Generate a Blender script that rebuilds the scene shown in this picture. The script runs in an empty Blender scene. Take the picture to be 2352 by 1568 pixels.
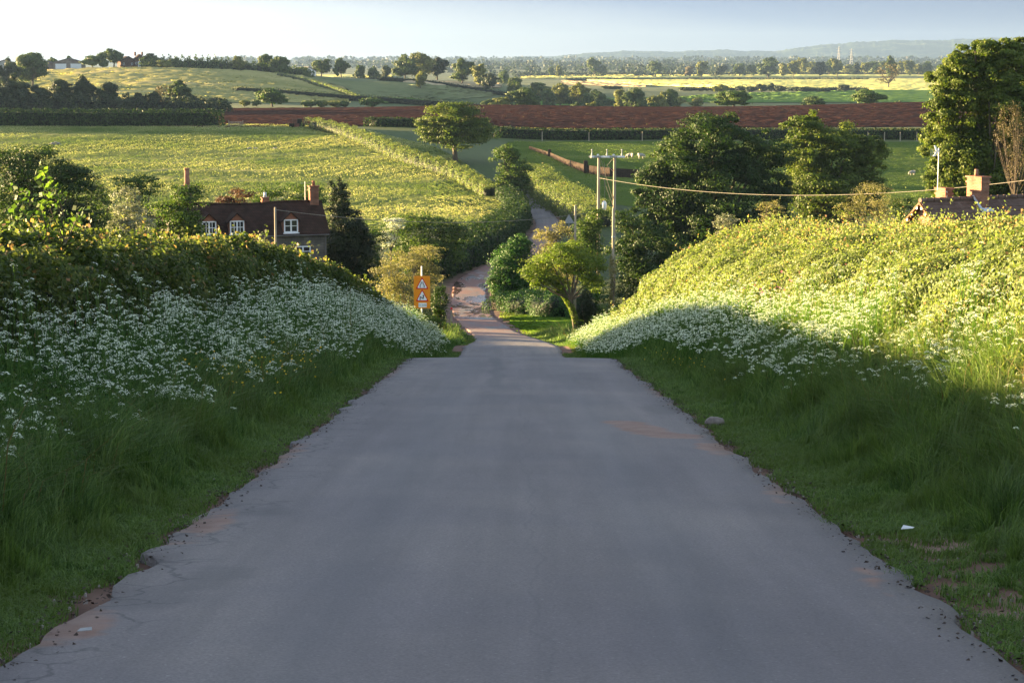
import bpy, math, random
import numpy as np
from math import radians, sin, cos, tan, atan, pi
rng = np.random.default_rng(7)
random.seed(7)
scene = bpy.context.scene
col = scene.collection

# ------------------------------------------------------------------ camera, sky, sun, exposure
SUN_EL, SUN_AZ = radians(4.3), radians(-66)      # azimuth from +Y, negative = towards -X
FPX, PITCH = 4573.0, radians(8.08)               # focal length in pixels of a 2352 px wide picture
cam_d = bpy.data.cameras.new("camera")
cam_d.sensor_width = 36.0
cam_d.lens = 36.0 * FPX / 2352.0
cam_d.clip_start, cam_d.clip_end = 0.1, 30000
cam = bpy.data.objects.new("camera", cam_d)
col.objects.link(cam)
cam.rotation_euler = (pi / 2 - PITCH, 0, 0)
scene.camera = cam

world = bpy.data.worlds.new("World")
scene.world = world
world.use_nodes = True
wn = world.node_tree
for n in list(wn.nodes): wn.nodes.remove(n)
sky = wn.nodes.new("ShaderNodeTexSky")
sky.sky_type = 'NISHITA'
sky.sun_disc = False
sky.sun_elevation = SUN_EL
sky.sun_rotation = SUN_AZ
sky.air_density, sky.dust_density, sky.ozone_density = 1.0, 0.4, 3.0
bg = wn.nodes.new("ShaderNodeBackground")
bg.inputs[1].default_value = 0.066
wo = wn.nodes.new("ShaderNodeOutputWorld")
hs = wn.nodes.new("ShaderNodeHueSaturation"); hs.inputs["Saturation"].default_value = .5
wn.links.new(sky.outputs[0], hs.inputs["Color"])
# a bank of blue grey cloud low over the valley, thinning to white glare towards the sun
tcw = wn.nodes.new("ShaderNodeTexCoord"); sxw = wn.nodes.new("ShaderNodeSeparateXYZ"); wn.links.new(tcw.outputs["Generated"], sxw.inputs[0])
def wm(op, a, b):
    n = wn.nodes.new("ShaderNodeMath"); n.operation = op
    for i, q in enumerate((a, b)):
        if isinstance(q, (int, float)): n.inputs[i].default_value = q
        else: wn.links.new(q, n.inputs[i])
    return n.outputs[0]
cn = wn.nodes.new("ShaderNodeTexNoise"); cn.inputs["Scale"].default_value = 3.0; cn.inputs["Detail"].default_value = 4
cmap = wn.nodes.new("ShaderNodeMapping"); cmap.inputs[3].default_value = (1, 1, 12); wn.links.new(tcw.outputs["Generated"], cmap.inputs[0]); wn.links.new(cmap.outputs[0], cn.inputs["Vector"])
score = wm('ADD', wm('ADD', wm('ADD', wm('MULTIPLY', sxw.outputs[0], 1.25), .44), wm('MULTIPLY', wm('MINIMUM', sxw.outputs[2], .06), 9.0)), wm('MULTIPLY', wm('SUBTRACT', cn.outputs[0], .5), .22))
cr = wn.nodes.new("ShaderNodeValToRGB"); els = cr.color_ramp.elements
while len(els) < 5: els.new(.5)
for e, (p_, c_) in zip(els, ((.20, (1.9, 1.86, 1.70)), (.42, (1.25, 1.27, 1.25)), (.60, (.72, .80, .92)), (.78, (.33, .44, .68)), (1.0, (.20, .29, .50)))): e.position = p_; e.color = (*c_, 1)
wn.links.new(score, cr.inputs[0])
sc2 = wn.nodes.new("ShaderNodeVectorMath"); sc2.operation = 'SCALE'; sc2.inputs[3].default_value = 1.25; wn.links.new(cr.outputs[0], sc2.inputs[0])
mask = wn.nodes.new("ShaderNodeValToRGB"); mask.color_ramp.elements[0].position = .07; mask.color_ramp.elements[0].color = (1, 1, 1, 1); mask.color_ramp.elements[1].position = .32; mask.color_ramp.elements[1].color = (0, 0, 0, 1)
wn.links.new(sxw.outputs[2], mask.inputs[0])
fwd = wn.nodes.new("ShaderNodeValToRGB"); fwd.color_ramp.elements[0].position = .35; fwd.color_ramp.elements[1].position = .7; wn.links.new(sxw.outputs[1], fwd.inputs[0])
wmx = wn.nodes.new("ShaderNodeMix"); wmx.data_type = 'RGBA'; wn.links.new(wm('MULTIPLY', mask.outputs[0], fwd.outputs[0]), wmx.inputs[0])
wn.links.new(hs.outputs[0], wmx.inputs[6]); wn.links.new(sc2.outputs[0], wmx.inputs[7]); wn.links.new(wmx.outputs[2], bg.inputs[0])
wn.links.new(bg.outputs[0], wo.inputs[0])

sl = bpy.data.lights.new("sun", 'SUN')
sl.energy, sl.angle, sl.color = 5.0, radians(0.5), (1.0, 0.72, 0.36)
sun = bpy.data.objects.new("sun", sl)
col.objects.link(sun)
from mathutils import Vector
sun.rotation_euler = Vector((sin(SUN_AZ) * cos(SUN_EL), cos(SUN_AZ) * cos(SUN_EL), sin(SUN_EL))).to_track_quat('Z', 'Y').to_euler()

scene.view_settings.view_transform = 'Standard'
scene.view_settings.look = 'None'
scene.view_settings.gamma = 1
scene.view_settings.exposure = 3.6
scene.render.engine = 'CYCLES'
cy = scene.cycles
cy.use_denoising = True
cy.max_bounces, cy.diffuse_bounces, cy.glossy_bounces = 6, 3, 2
cy.transmission_bounces, cy.transparent_max_bounces, cy.volume_bounces = 3, 6, 0
cy.caustics_reflective = cy.caustics_refractive = False
HAZE = 7.5e-5

# ------------------------------------------------------------------ pixel <-> place
def ray(u, v):
    a, b = (np.asarray(u, float) - 1176) / FPX, -(np.asarray(v, float) - 784) / FPX
    y = cos(PITCH) + b * sin(PITCH)
    z = -sin(PITCH) + b * cos(PITCH)
    return a / y, z / y                       # x and z per metre of y
def P(u, v, Y):
    rx, rz = ray(u, v)
    return np.array([rx * Y, Y + 0.0 * rx, rz * Y])
def px(Y): return Y / FPX                     # metres per pixel at distance Y

# ------------------------------------------------------------------ the lie of the land
RY = np.array([-80, 0, 44, 52, 60, 75, 88, 92, 110, 135, 160, 178, 200, 230, 265, 320, 345, 400, 470.])
RZ = np.array([7.1, -1.74, -6.62, -7.95, -9.25, -11.5, -13.05, -13.36, -15.6, -18.4, -20.7, -21.9, -22.3, -22.6, -22.5, -21.8, -20.8, -18.6, -15.9])
CY = np.array([-80, 110, 135, 160, 178, 190, 200, 213, 228, 245, 272, 297, 320, 345, 400, 600.])
CX = np.array([0, 0, -1.5, -3.2, -3.9, -4.1, -4.3, -2.2, 0.6, 3.2, 5.1, 3.8, 2.5, -1, -9, -30.])
WY = np.array([-80, 95, 125, 150, 345.])
WW = np.array([4.55, 4.5, 3.3, 3.2, 3.3])
def smooth(x): x = np.clip(x, 0, 1); return x * x * (3 - 2 * x)
def interp_s(y, X, Z):
    # monotone-ish smooth profile: piecewise linear averaged over a short window
    s = 0
    for k in (-1.5, -.5, .5, 1.5): s = s + np.interp(y + k, X, Z)
    return s / 4
def road_z(y): return interp_s(y, RY, RZ)
def road_x(y):
    s = 0
    for k in (-5, -2.5, 0, 2.5, 5): s = s + np.interp(y + k, CY, CX)
    return s / 5
def road_w(y): return np.interp(y, WY, WW)

CP = []                                       # control points x, y, z
for y in (-60, 0, 30, 60, 90):
    for x in (-45, -12, 0, 12, 45): CP.append((x, y, float(road_z(y)) + (0.0 if abs(x) < 40 else -1.0 if x < 0 else 0.5)))
for y in (110, 135, 160, 200, 250, 300): CP.append((float(road_x(y)), y, float(road_z(y))))
CP += [(-18, 148, -17.6), (-35, 130, -16), (-60, 120, -15.5), (-100, 150, -17), (-30, 200, -20.5), (-10, 150, -19.3), (-12, 120, -16.6),
       (8, 118, -16.9), (12, 135, -18.3), (25, 100, -12.8), (45, 105, -12), (14, 160, -19.6), (30, 150, -17.5), (55, 150, -15), (22, 190, -20), (45, 215, -19.5), (15, 260, -22)]
def cpx(u, v, Y): p = P(u, v, Y); CP.append((p[0], Y, p[2]))
for u in (-900, 100, 500, 900): cpx(u, 500, 284)
for u in (-900, 100, 500, 900): cpx(u, 400, 350)
for u in (-900, 100, 500, 800): cpx(u, 340, 400)
for u in (-900, 0, 400, 700, 1000): cpx(u, 291, 452)
cpx(1150, 470, 300); cpx(1400, 470, 295); cpx(1600, 470, 300); cpx(2100, 440, 330); cpx(2500, 440, 330); cpx(3300, 440, 330)
cpx(2100, 400, 372); cpx(1450, 375, 372); cpx(2500, 400, 372); cpx(1250, 350, 395); cpx(1150, 400, 350)
for u in (1250, 1500, 1900, 2352, 3300): cpx(u, 326, 425)
for u in (1250, 1500, 1900, 2352, 3300): cpx(u, 296, 462)
for u, v in ((-900, 262), (0, 258), (520, 250), (1150, 243), (2120, 237), (3300, 236)): cpx(u, v, 640); CP.append((P(u, v, 560)[0], 560, P(u, v + 14, 560)[2]))
for u in (1100, 1600, 2120, 3300): CP.append((P(u, 240, 760)[0], 760, -21.5)); CP.append((P(u, 240, 1000)[0], 1000, -24.2))
for u in (1150, 1600, 2120, 3300): cpx(u, 207, 1450)
for u, v, Y in ((-900, 236, 740), (0, 236, 740), (300, 236, 740), (560, 238, 740), (820, 236, 820), (960, 234, 860),
                (-900, 180, 1000), (0, 170, 1010), (130, 163, 1010), (300, 157, 1010), (450, 159, 1010), (600, 168, 1010), (700, 178, 1010), (820, 196, 1010), (1000, 206, 1020),
                (300, 195, 870), (600, 203, 870), (100, 205, 870), (760, 186, 1250), (1000, 184, 1250), (1150, 192, 1250)):
    cpx(u, v, Y)
for u, z in ((-900, -16), (100, -14), (400, -13), (650, -16)): CP.append((P(u, 200, 1500)[0], 1500, z))
for u in (-4000, -1500, 0, 1200, 2400, 4000, 6000):
    for Y in (2200, 3300, 8000, 17000): CP.append((P(u, 200, Y)[0], Y, -23.5 + (2.0 if Y == 3300 else 0)))
for Y in (500, 1000): CP += [(-900, Y, -16), (-1800, Y, -18), (900, Y, -17), (1800, Y, -19)]
CP = np.array(CP)
def polar(x, y):
    yy = y + 60
    return np.stack([x / (np.abs(yy) + 20) * 2.2, np.log(np.maximum(yy, 1) + 30) * 1.6], -1)
_Q = polar(CP[:, 0], CP[:, 1])
_D = np.linalg.norm(_Q[:, None] - _Q[None], axis=-1)
_A = np.zeros((len(CP) + 3,) * 2); n_ = len(CP)
_A[:n_, :n_] = np.sqrt(_D ** 2 + 0.0015); _A[:n_, n_] = 1; _A[n_, :n_] = 1
_A[:n_, n_ + 1:] = _Q; _A[n_ + 1:, :n_] = _Q.T
_W = np.linalg.solve(_A + 1e-9 * np.eye(n_ + 3), np.concatenate([CP[:, 2], [0, 0, 0]]))
def rbf(x, y):
    q = polar(x, y); sh = q.shape[:-1]; q = q.reshape(-1, 2); out = np.zeros(len(q))
    for i in range(0, len(q), 20000):
        d = np.sqrt(((q[i:i + 20000, None] - _Q[None]) ** 2).sum(-1) + 0.0015)
        out[i:i + 20000] = d @ _W[:n_] + _W[n_] + q[i:i + 20000] @ _W[n_ + 1:]
    return out.reshape(sh)
def bank_right(y): return np.interp(y, [-80, 10, 30, 45, 60, 72, 85, 98, 108], [1.5, 1.6, 1.75, 2.1, 3.1, 3.2, 2.4, 1.5, 0])
def bank_left(y): return np.interp(y, [-80, 22, 35, 60, 80, 90, 98], [0.35, 0.35, .6, 1.4, 1.3, 1.0, 0])
def height(x, y):
    rx, w = road_x(y), road_w(y) / 2
    d = x - rx
    b = rbf(x, y)
    corr = road_z(y) - rbf(rx, y)
    fade = np.exp(-(np.abs(d) / 9.0) ** 4) * (1 - smooth((y - 330) / 60))
    z = b + corr * fade
    k = 1 - smooth((y - 330) / 60)
    z -= 2.4 * smooth((d - 9.3) / 6) * k * (1 - smooth((y - 95) / 20))
    z += bank_right(y) * smooth((d - w - .35) / 5.6) * k + bank_left(y) * smooth((-d - w - .4) / 3.0) * k
    return z
def axis(a, b, c, lo, hi, g):
    """coordinates fine (step c) between a and b, growing by g outwards to lo and hi"""
    mid = list(np.arange(a, b + 1e-6, c)); out = mid[:]
    s, x = c, b
    while x < hi: s *= g; x += s; out.append(min(x, hi))
    s, x = c, a; left = []
    while x > lo: s *= g; x -= s; left.append(max(x, lo))
    return np.array(left[::-1] + out)
GX = axis(-12, 14, .4, -9000, 9000, 1.021)
GY = axis(0, 110, .8, -70, 17000, 1.008)
_gx, _gy = np.meshgrid(GX, GY)
GZ = np.concatenate([height(_gx[i:i + 1], _gy[i:i + 1]) for i in range(len(GY))])
_n = np.zeros_like(GZ)
for k, (a, b) in enumerate(((.9, 1.3), (2.1, .7), (3.7, 2.9), (.41, .33))):
    _n += np.sin(_gx * a + k) * np.sin(_gy * b + 2 * k) * .02
GZ = GZ + _n * smooth((np.abs(_gx - road_x(_gy)) - 2.6) / 2)
def G(x, y):
    x = np.asarray(x, float); y = np.asarray(y, float)
    i = np.clip(np.searchsorted(GX, x) - 1, 0, len(GX) - 2); j = np.clip(np.searchsorted(GY, y) - 1, 0, len(GY) - 2)
    s = np.clip((x - GX[i]) / (GX[i + 1] - GX[i]), 0, 1); t = np.clip((y - GY[j]) / (GY[j + 1] - GY[j]), 0, 1)
    return (GZ[j, i] * (1 - s) * (1 - t) + GZ[j, i + 1] * s * (1 - t) + GZ[j + 1, i] * (1 - s) * t + GZ[j + 1, i + 1] * s * t)
_YS = np.exp(np.linspace(math.log(4), math.log(7800), 1500))
def hit(u, v, ymin=4):
    rx, rz = ray(u, v)
    ys = _YS[_YS >= ymin]
    d = rz * ys - G(rx * ys, ys)
    k = np.nonzero(d < 0)[0]
    if len(k) == 0: return np.array([rx * 6000, 6000.])
    k = k[0]
    if k == 0: Y = ys[0]
    else: Y = ys[k - 1] + (ys[k] - ys[k - 1]) * d[k - 1] / (d[k - 1] - d[k])
    return np.array([rx * Y, Y])

# ------------------------------------------------------------------ mesh helpers
def mesh_np(name, V, F, mat, parent=None, v=None, smooth_=False):
    """F: (n,4) or (n,3) array, or a list of such arrays"""
    if not isinstance(F, list): F = [F]
    me = bpy.data.meshes.new(name)
    V = np.asarray(V, np.float32).reshape(-1, 3)
    me.vertices.add(len(V)); me.vertices.foreach_set("co", V.ravel())
    idx = np.concatenate([f.ravel() for f in F]).astype(np.int32)
    tot = np.concatenate([np.full(len(f), f.shape[1]) for f in F]).astype(np.int32)
    me.loops.add(len(idx)); me.loops.foreach_set("vertex_index", idx)
    me.polygons.add(len(tot))
    st = np.concatenate([[0], np.cumsum(tot)[:-1]]).astype(np.int32)
    me.polygons.foreach_set("loop_start", st); me.polygons.foreach_set("loop_total", tot)
    if smooth_: me.polygons.foreach_set("use_smooth", np.ones(len(tot), bool))
    if v is not None:
        a = me.attributes.new("v", 'FLOAT', 'FACE'); a.data.foreach_set("value", np.asarray(v, np.float32))
    me.update(calc_edges=True)
    mats = mat if isinstance(mat, (list, tuple)) else [mat]
    for m in mats: me.materials.append(m)
    o = bpy.data.objects.new(name, me); col.objects.link(o)
    if parent is not None: o.parent = parent
    return o
def tag(o, label=None, cat=None, group=None, kind=None):
    if label: o["label"] = label
    if cat: o["category"] = cat
    if group: o["group"] = group
    if kind: o["kind"] = kind
    return o
def empty(name, loc, label, cat, group=None, rz=0):
    o = bpy.data.objects.new(name, None); col.objects.link(o); o.empty_display_size = .3
    o.location = [float(a) for a in loc]; o.rotation_euler = (0, 0, rz)
    return tag(o, label, cat, group)
class MB:
    def __init__(s): s.V, s.F, s.n = [], [], 0
    def add(s, V, F):
        V = np.asarray(V, float).reshape(-1, 3)
        for f in F: s.F.append([i + s.n for i in f])
        s.V.append(V); s.n += len(V); return s
    def box(s, c, d, rot=0.0, taper=1.0):
        x, y, z = np.array(d) / 2.
        v = np.array([[-x, -y, -z], [x, -y, -z], [x, y, -z], [-x, y, -z], [-x * taper, -y * taper, z], [x * taper, -y * taper, z], [x * taper, y * taper, z], [-x * taper, y * taper, z]])
        if rot: cr, sr = cos(rot), sin(rot); v = np.stack([v[:, 0] * cr - v[:, 1] * sr, v[:, 0] * sr + v[:, 1] * cr, v[:, 2]], 1)
        return s.add(v + np.array(c), [(0, 3, 2, 1), (4, 5, 6, 7), (0, 1, 5, 4), (1, 2, 6, 5), (2, 3, 7, 6), (3, 0, 4, 7)])
    def prism(s, poly, a, b):
        """closed polygon of 3-d points swept from offset a to offset b"""
        p = np.array(poly, float); n = len(p)
        s.add(np.concatenate([p + np.array(a), p + np.array(b)]), [tuple(range(n))[::-1], tuple(range(n, 2 * n))] + [(i, (i + 1) % n, n + (i + 1) % n, n + i) for i in range(n)])
        return s
    def tube(s, pts, r, n=8, cap=True):
        pts = np.array(pts, float); m = len(pts); r = np.broadcast_to(np.array(r, float), (m,))
        t = np.gradient(pts, axis=0); t /= np.linalg.norm(t, axis=1)[:, None] + 1e-9
        ref = np.where(np.abs(t[:, 2:3]) > .9, np.array([[1., 0, 0]]), np.array([[0, 0, 1.]]))
        a = np.cross(t, ref); a /= np.linalg.norm(a, axis=1)[:, None] + 1e-9
        for i in range(1, m):
            a[i] = a[i - 1] - t[i] * (a[i - 1] @ t[i]); a[i] /= np.linalg.norm(a[i]) + 1e-9
        b = np.cross(t, a)
        th = np.arange(n) * 2 * pi / n
        V = (pts[:, None] + r[:, None, None] * (a[:, None] * np.cos(th)[None, :, None] + b[:, None] * np.sin(th)[None, :, None])).reshape(-1, 3)
        F = [(i * n + k, i * n + (k + 1) % n, (i + 1) * n + (k + 1) % n, (i + 1) * n + k) for i in range(m - 1) for k in range(n)]
        if cap: F += [tuple(range(n))[::-1], tuple(range((m - 1) * n, m * n))]
        return s.add(V, F)
    def ball(s, c, r, n=10, m=6):
        r = np.broadcast_to(np.array(r, float), (3,)); V = []; F = []
        for j in range(1, m):
            ph = pi * j / m
            for i in range(n): V.append((sin(ph) * cos(2 * pi * i / n), sin(ph) * sin(2 * pi * i / n), cos(ph)))
        V += [(0, 0, 1), (0, 0, -1)]
        for j in range(m - 2):
            for i in range(n): F.append((j * n + i, (j + 1) * n + i, (j + 1) * n + (i + 1) % n, j * n + (i + 1) % n))
        for i in range(n): F.append((len(V) - 2, i, (i + 1) % n)); F.append((len(V) - 1, (m - 2) * n + (i + 1) % n, (m - 2) * n + i))
        return s.add(np.array(V) * r + np.array(c), F)
    def build(s, name, mat, parent=None, smooth_=False):
        me = bpy.data.meshes.new(name)
        me.from_pydata([tuple(map(float, p)) for p in np.concatenate(s.V)], [], s.F)
        me.materials.append(mat)
        if smooth_: me.polygons.foreach_set("use_smooth", np.ones(len(me.polygons), bool))
        me.update()
        o = bpy.data.objects.new(name, me); col.objects.link(o)
        if parent is not None: o.parent = parent
        return o

# ------------------------------------------------------------------ materials
def new_mat(name):
    m = bpy.data.materials.new(name); m.use_nodes = True
    nt = m.node_tree
    for n in list(nt.nodes): nt.nodes.remove(n)
    out = nt.nodes.new("ShaderNodeOutputMaterial")
    return m, nt, out
def N(nt, t, **kw):
    n = nt.nodes.new(t)
    for k, v in kw.items():
        if k.startswith("i_"): n.inputs[int(k[2:]) if k[2:].isdigit() else k[2:]].default_value = v
        else: setattr(n, k, v)
    return n
def ramp(nt, fac, stops):
    r = nt.nodes.new("ShaderNodeValToRGB")
    e = r.color_ramp.elements
    while len(e) < len(stops): e.new(.5)
    for i, (p, c) in enumerate(stops):
        e[i].position = p; e[i].color = (*c, 1) if len(c) == 3 else c
    nt.links.new(fac, r.inputs[0]); return r.outputs[0]
def leaf_mat(name, stops, transl=.35, rough=.55, spec=.13, patch=None):
    m, nt, out = new_mat(name)
    at = N(nt, "ShaderNodeAttribute", attribute_name="v")
    stops = [(0, tuple(.25 * q for q in stops[0][1]))] + [(max(p_, .02), c_) for p_, c_ in stops]
    c = ramp(nt, at.outputs["Fac"], stops)
    if patch:
        tc = N(nt, "ShaderNodeTexCoord"); no = N(nt, "ShaderNodeTexNoise"); no.inputs["Scale"].default_value = patch[0]; no.inputs["Detail"].default_value = 3
        nt.links.new(tc.outputs["Object"], no.inputs["Vector"])
        f = ramp(nt, no.outputs["Fac"], [(.42, (0, 0, 0)), (.62, (1, 1, 1))])
        mx = N(nt, "ShaderNodeMix", data_type='RGBA'); mx.inputs[7].default_value = (*patch[1], 1)
        ma = N(nt, "ShaderNodeMath", operation='MULTIPLY'); ma.inputs[1].default_value = patch[2]
        nt.links.new(f, ma.inputs[0]); nt.links.new(ma.outputs[0], mx.inputs[0]); nt.links.new(c, mx.inputs[6]); c = mx.outputs[2]
    b = N(nt, "ShaderNodeBsdfPrincipled"); b.inputs["Roughness"].default_value = rough; b.inputs["Specular IOR Level"].default_value = spec
    t = N(nt, "ShaderNodeBsdfTranslucent")
    mx = N(nt, "ShaderNodeMixShader"); mx.inputs[0].default_value = transl
    g = N(nt, "ShaderNodeMix", data_type='RGBA', blend_type='MULTIPLY'); g.inputs[0].default_value = 1; g.inputs[7].default_value = (1.45, 1.6, .75, 1)
    nt.links.new(c, b.inputs["Base Color"]); nt.links.new(c, g.inputs[6]); nt.links.new(g.outputs[2], t.inputs[0])
    nt.links.new(b.outputs[0], mx.inputs[1]); nt.links.new(t.outputs[0], mx.inputs[2]); nt.links.new(mx.outputs[0], out.inputs[0])
    return m
def surf(name, stops, scale=3., detail=6, rough=.85, bump=.0, bscale=None, coord="Object", spec=.3, stretch=(1, 1, 1), metallic=0):
    m, nt, out = new_mat(name)
    tc = N(nt, "ShaderNodeTexCoord"); mp = N(nt, "ShaderNodeMapping"); mp.inputs[3].default_value = stretch
    no = N(nt, "ShaderNodeTexNoise"); no.inputs["Scale"].default_value = scale; no.inputs["Detail"].default_value = detail; no.inputs["Roughness"].default_value = .62
    nt.links.new(tc.outputs[coord], mp.inputs[0]); nt.links.new(mp.outputs[0], no.inputs["Vector"])
    c = ramp(nt, no.outputs["Fac"], stops)
    b = N(nt, "ShaderNodeBsdfPrincipled"); b.inputs["Roughness"].default_value = rough; b.inputs["Specular IOR Level"].default_value = spec; b.inputs["Metallic"].default_value = metallic
    nt.links.new(c, b.inputs["Base Color"])
    if bump:
        n2 = N(nt, "ShaderNodeTexNoise"); n2.inputs["Scale"].default_value = bscale or scale * 6; n2.inputs["Detail"].default_value = 4
        nt.links.new(mp.outputs[0], n2.inputs["Vector"])
        bp = N(nt, "ShaderNodeBump"); bp.inputs["Strength"].default_value = bump
        nt.links.new(n2.outputs["Fac"], bp.inputs["Height"]); nt.links.new(bp.outputs[0], b.inputs["Normal"])
    nt.links.new(b.outputs[0], out.inputs[0]); return m
def brick_mat(name, c1, c2, mortar, bw=.24, bh=.075, mort=.01, dirt=.5):
    m, nt, out = new_mat(name)
    tc = N(nt, "ShaderNodeTexCoord"); sx = N(nt, "ShaderNodeSeparateXYZ"); cb = N(nt, "ShaderNodeCombineXYZ"); ad = N(nt, "ShaderNodeMath", operation='ADD')
    nt.links.new(tc.outputs["Object"], sx.inputs[0]); nt.links.new(sx.outputs[0], ad.inputs[0]); nt.links.new(sx.outputs[1], ad.inputs[1])
    nt.links.new(ad.outputs[0], cb.inputs[0]); nt.links.new(sx.outputs[2], cb.inputs[1])
    br = N(nt, "ShaderNodeTexBrick"); br.inputs["Color1"].default_value = (*c1, 1); br.inputs["Color2"].default_value = (*c2, 1); br.inputs["Mortar"].default_value = (*mortar, 1)
    br.inputs["Scale"].default_value = 1; br.inputs["Brick Width"].default_value = bw; br.inputs["Row Height"].default_value = bh; br.inputs["Mortar Size"].default_value = mort
    nt.links.new(cb.outputs[0], br.inputs["Vector"])
    no = N(nt, "ShaderNodeTexNoise"); no.inputs["Scale"].default_value = 1.7; no.inputs["Detail"].default_value = 6
    nt.links.new(tc.outputs["Object"], no.inputs["Vector"])
    f = ramp(nt, no.outputs["Fac"], [(.3, (dirt,) * 3), (.7, (1.15,) * 3)])
    mx = N(nt, "ShaderNodeMix", data_type='RGBA', blend_type='MULTIPLY'); mx.inputs[0].default_value = 1
    nt.links.new(br.outputs[0], mx.inputs[6]); nt.links.new(f, mx.inputs[7])
    b = N(nt, "ShaderNodeBsdfPrincipled"); b.inputs["Roughness"].default_value = .85; b.inputs["Specular IOR Level"].default_value = .06
    nt.links.new(mx.outputs[2], b.inputs["Base Color"]); nt.links.new(b.outputs[0], out.inputs[0]); return m
M = {}
M['grass'] = leaf_mat("grass_blade", [(0, (.04, .08, .022)), (.45, (.085, .145, .04)), (.8, (.16, .23, .07)), (.955, (.18, .24, .08)), (.97, (.20, .15, .07)), (1, (.14, .06, .035))], .3, patch=(.7, (.09, .125, .03), .6))
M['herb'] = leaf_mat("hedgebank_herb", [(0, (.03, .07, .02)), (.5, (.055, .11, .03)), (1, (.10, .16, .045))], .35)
M['herb_sunlit'] = leaf_mat("herb_sunlit_tint", [(0, (.06, .09, .025)), (.5, (.12, .145, .045)), (1, (.24, .23, .09))], .35)  # herb colour yellowed to carry the low sun on the right bank
M['blossom'] = leaf_mat("hawthorn_blossom", [(0, (.20, .26, .14)), (.4, (.36, .38, .32)), (1, (.62, .62, .58))], .2, .8, .1)
M['white'] = leaf_mat("cow_parsley_flower", [(0, (.62, .66, .56)), (1, (.85, .87, .80))], .25, .7, .1)
M['yellow'] = leaf_mat("buttercup_flower", [(0, (.75, .45, .02)), (1, (.85, .6, .03))], .25, .5, .2)
M['pink'] = leaf_mat("campion_flower", [(0, (.55, .12, .3)), (1, (.75, .25, .45))], .25, .5, .2)
M['hedge'] = leaf_mat("hedge_leaf", [(0, (.025, .045, .012)), (.45, (.06, .085, .022)), (.75, (.11, .13, .038)), (.93, (.20, .19, .07)), (1, (.28, .16, .08))], .35)  # upper stops brightened to paint sunlight on the hedge-top shoots
M['hedge_lit'] = leaf_mat("hedge_leaf_sunlit_tint", [(0, (.06, .09, .025)), (.45, (.13, .165, .05)), (.85, (.22, .245, .09)), (.96, (.30, .25, .12)), (1, (.30, .17, .09))], .35)  # hedge leaf again, with the sunlit yellow put into its colour
M['maple'] = leaf_mat("broad_green_leaf", [(0, (.04, .08, .015)), (.5, (.08, .135, .025)), (1, (.14, .20, .04))], .36, .5)
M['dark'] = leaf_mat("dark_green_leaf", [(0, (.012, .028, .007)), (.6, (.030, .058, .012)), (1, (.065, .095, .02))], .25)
M['mid'] = leaf_mat("mid_green_leaf", [(0, (.03, .055, .01)), (.6, (.06, .10, .018)), (1, (.11, .15, .03))], .3)
M['oak'] = leaf_mat("golden_green_leaf", [(0, (.04, .065, .010)), (.6, (.085, .12, .018)), (1, (.15, .17, .03))], .3)
M['bright'] = leaf_mat("bright_green_leaf", [(0, (.06, .10, .012)), (.6, (.12, .17, .02)), (1, (.20, .24, .03))], .35)
M['yew'] = leaf_mat("yew_leaf", [(0, (.010, .018, .007)), (.7, (.02, .032, .010)), (1, (.04, .05, .015))], .1)
M['ivy'] = leaf_mat("ivy_leaf", [(0, (.02, .055, .012)), (.7, (.04, .10, .018)), (1, (.07, .15, .03))], .25)
M['olive'] = leaf_mat("olive_buff_leaf", [(0, (.09, .09, .035)), (.6, (.19, .175, .075)), (1, (.32, .27, .13))], .3)
M['grey'] = leaf_mat("silvery_leaf", [(0, (.09, .10, .06)), (.6, (.20, .21, .14)), (1, (.40, .40, .30))], .2)
M['red'] = leaf_mat("copper_leaf", [(0, (.05, .02, .012)), (.7, (.10, .045, .025)), (1, (.18, .09, .05))], .25)
M['brown'] = leaf_mat("brown_bud", [(0, (.07, .06, .03)), (.7, (.12, .095, .05)), (1, (.19, .15, .09))], .2)
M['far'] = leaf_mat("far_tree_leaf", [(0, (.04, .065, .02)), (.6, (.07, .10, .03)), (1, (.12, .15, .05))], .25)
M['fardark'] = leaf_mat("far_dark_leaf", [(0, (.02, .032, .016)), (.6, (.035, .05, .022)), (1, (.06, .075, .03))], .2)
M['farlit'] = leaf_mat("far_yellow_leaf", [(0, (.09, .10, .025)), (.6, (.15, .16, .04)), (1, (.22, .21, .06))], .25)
M['bark'] = surf("bark", [(.3, (.06, .045, .03)), (.7, (.14, .11, .08))], 4, stretch=(1, 1, .25), bump=.5)
M['polewood'] = surf("weathered_pole_wood", [(.3, (.20, .16, .11)), (.7, (.42, .36, .27))], 3, stretch=(1, 1, .15), bump=.3)
M['wire'] = surf("cable", [(.4, (.16, .14, .11)), (.6, (.24, .21, .17))], 5, rough=.6)
M['porcelain'] = surf("white_insulator", [(.4, (.7, .7, .68)), (.6, (.8, .8, .78))], 5, rough=.35, spec=.5)
M['steel'] = surf("grey_steel", [(.3, (.25, .25, .25)), (.7, (.42, .42, .42))], 8, rough=.5)
M['paint'] = surf("white_paint", [(.3, (.66, .66, .66)), (.7, (.8, .8, .8))], 3, rough=.45)
M['glass'] = surf("dark_window_glass", [(.3, (.012, .014, .018)), (.7, (.03, .033, .04))], 1, rough=.06, spec=.6)
M['brick'] = brick_mat("red_brick", (.30, .11, .06), (.22, .085, .05), (.22, .17, .13))
M['brick_pale'] = brick_mat("orange_brick", (.34, .15, .09), (.28, .115, .07), (.30, .21, .16))
M['stone'] = brick_mat("grey_stone_wall", (.15, .13, .11), (.11, .10, .085), (.09, .08, .07), .45, .2, .015, .7)
M['sandstone'] = brick_mat("red_sandstone_wall", (.05, .032, .024), (.038, .026, .02), (.022, .018, .015), .5, .22, .02, .6)
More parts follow.
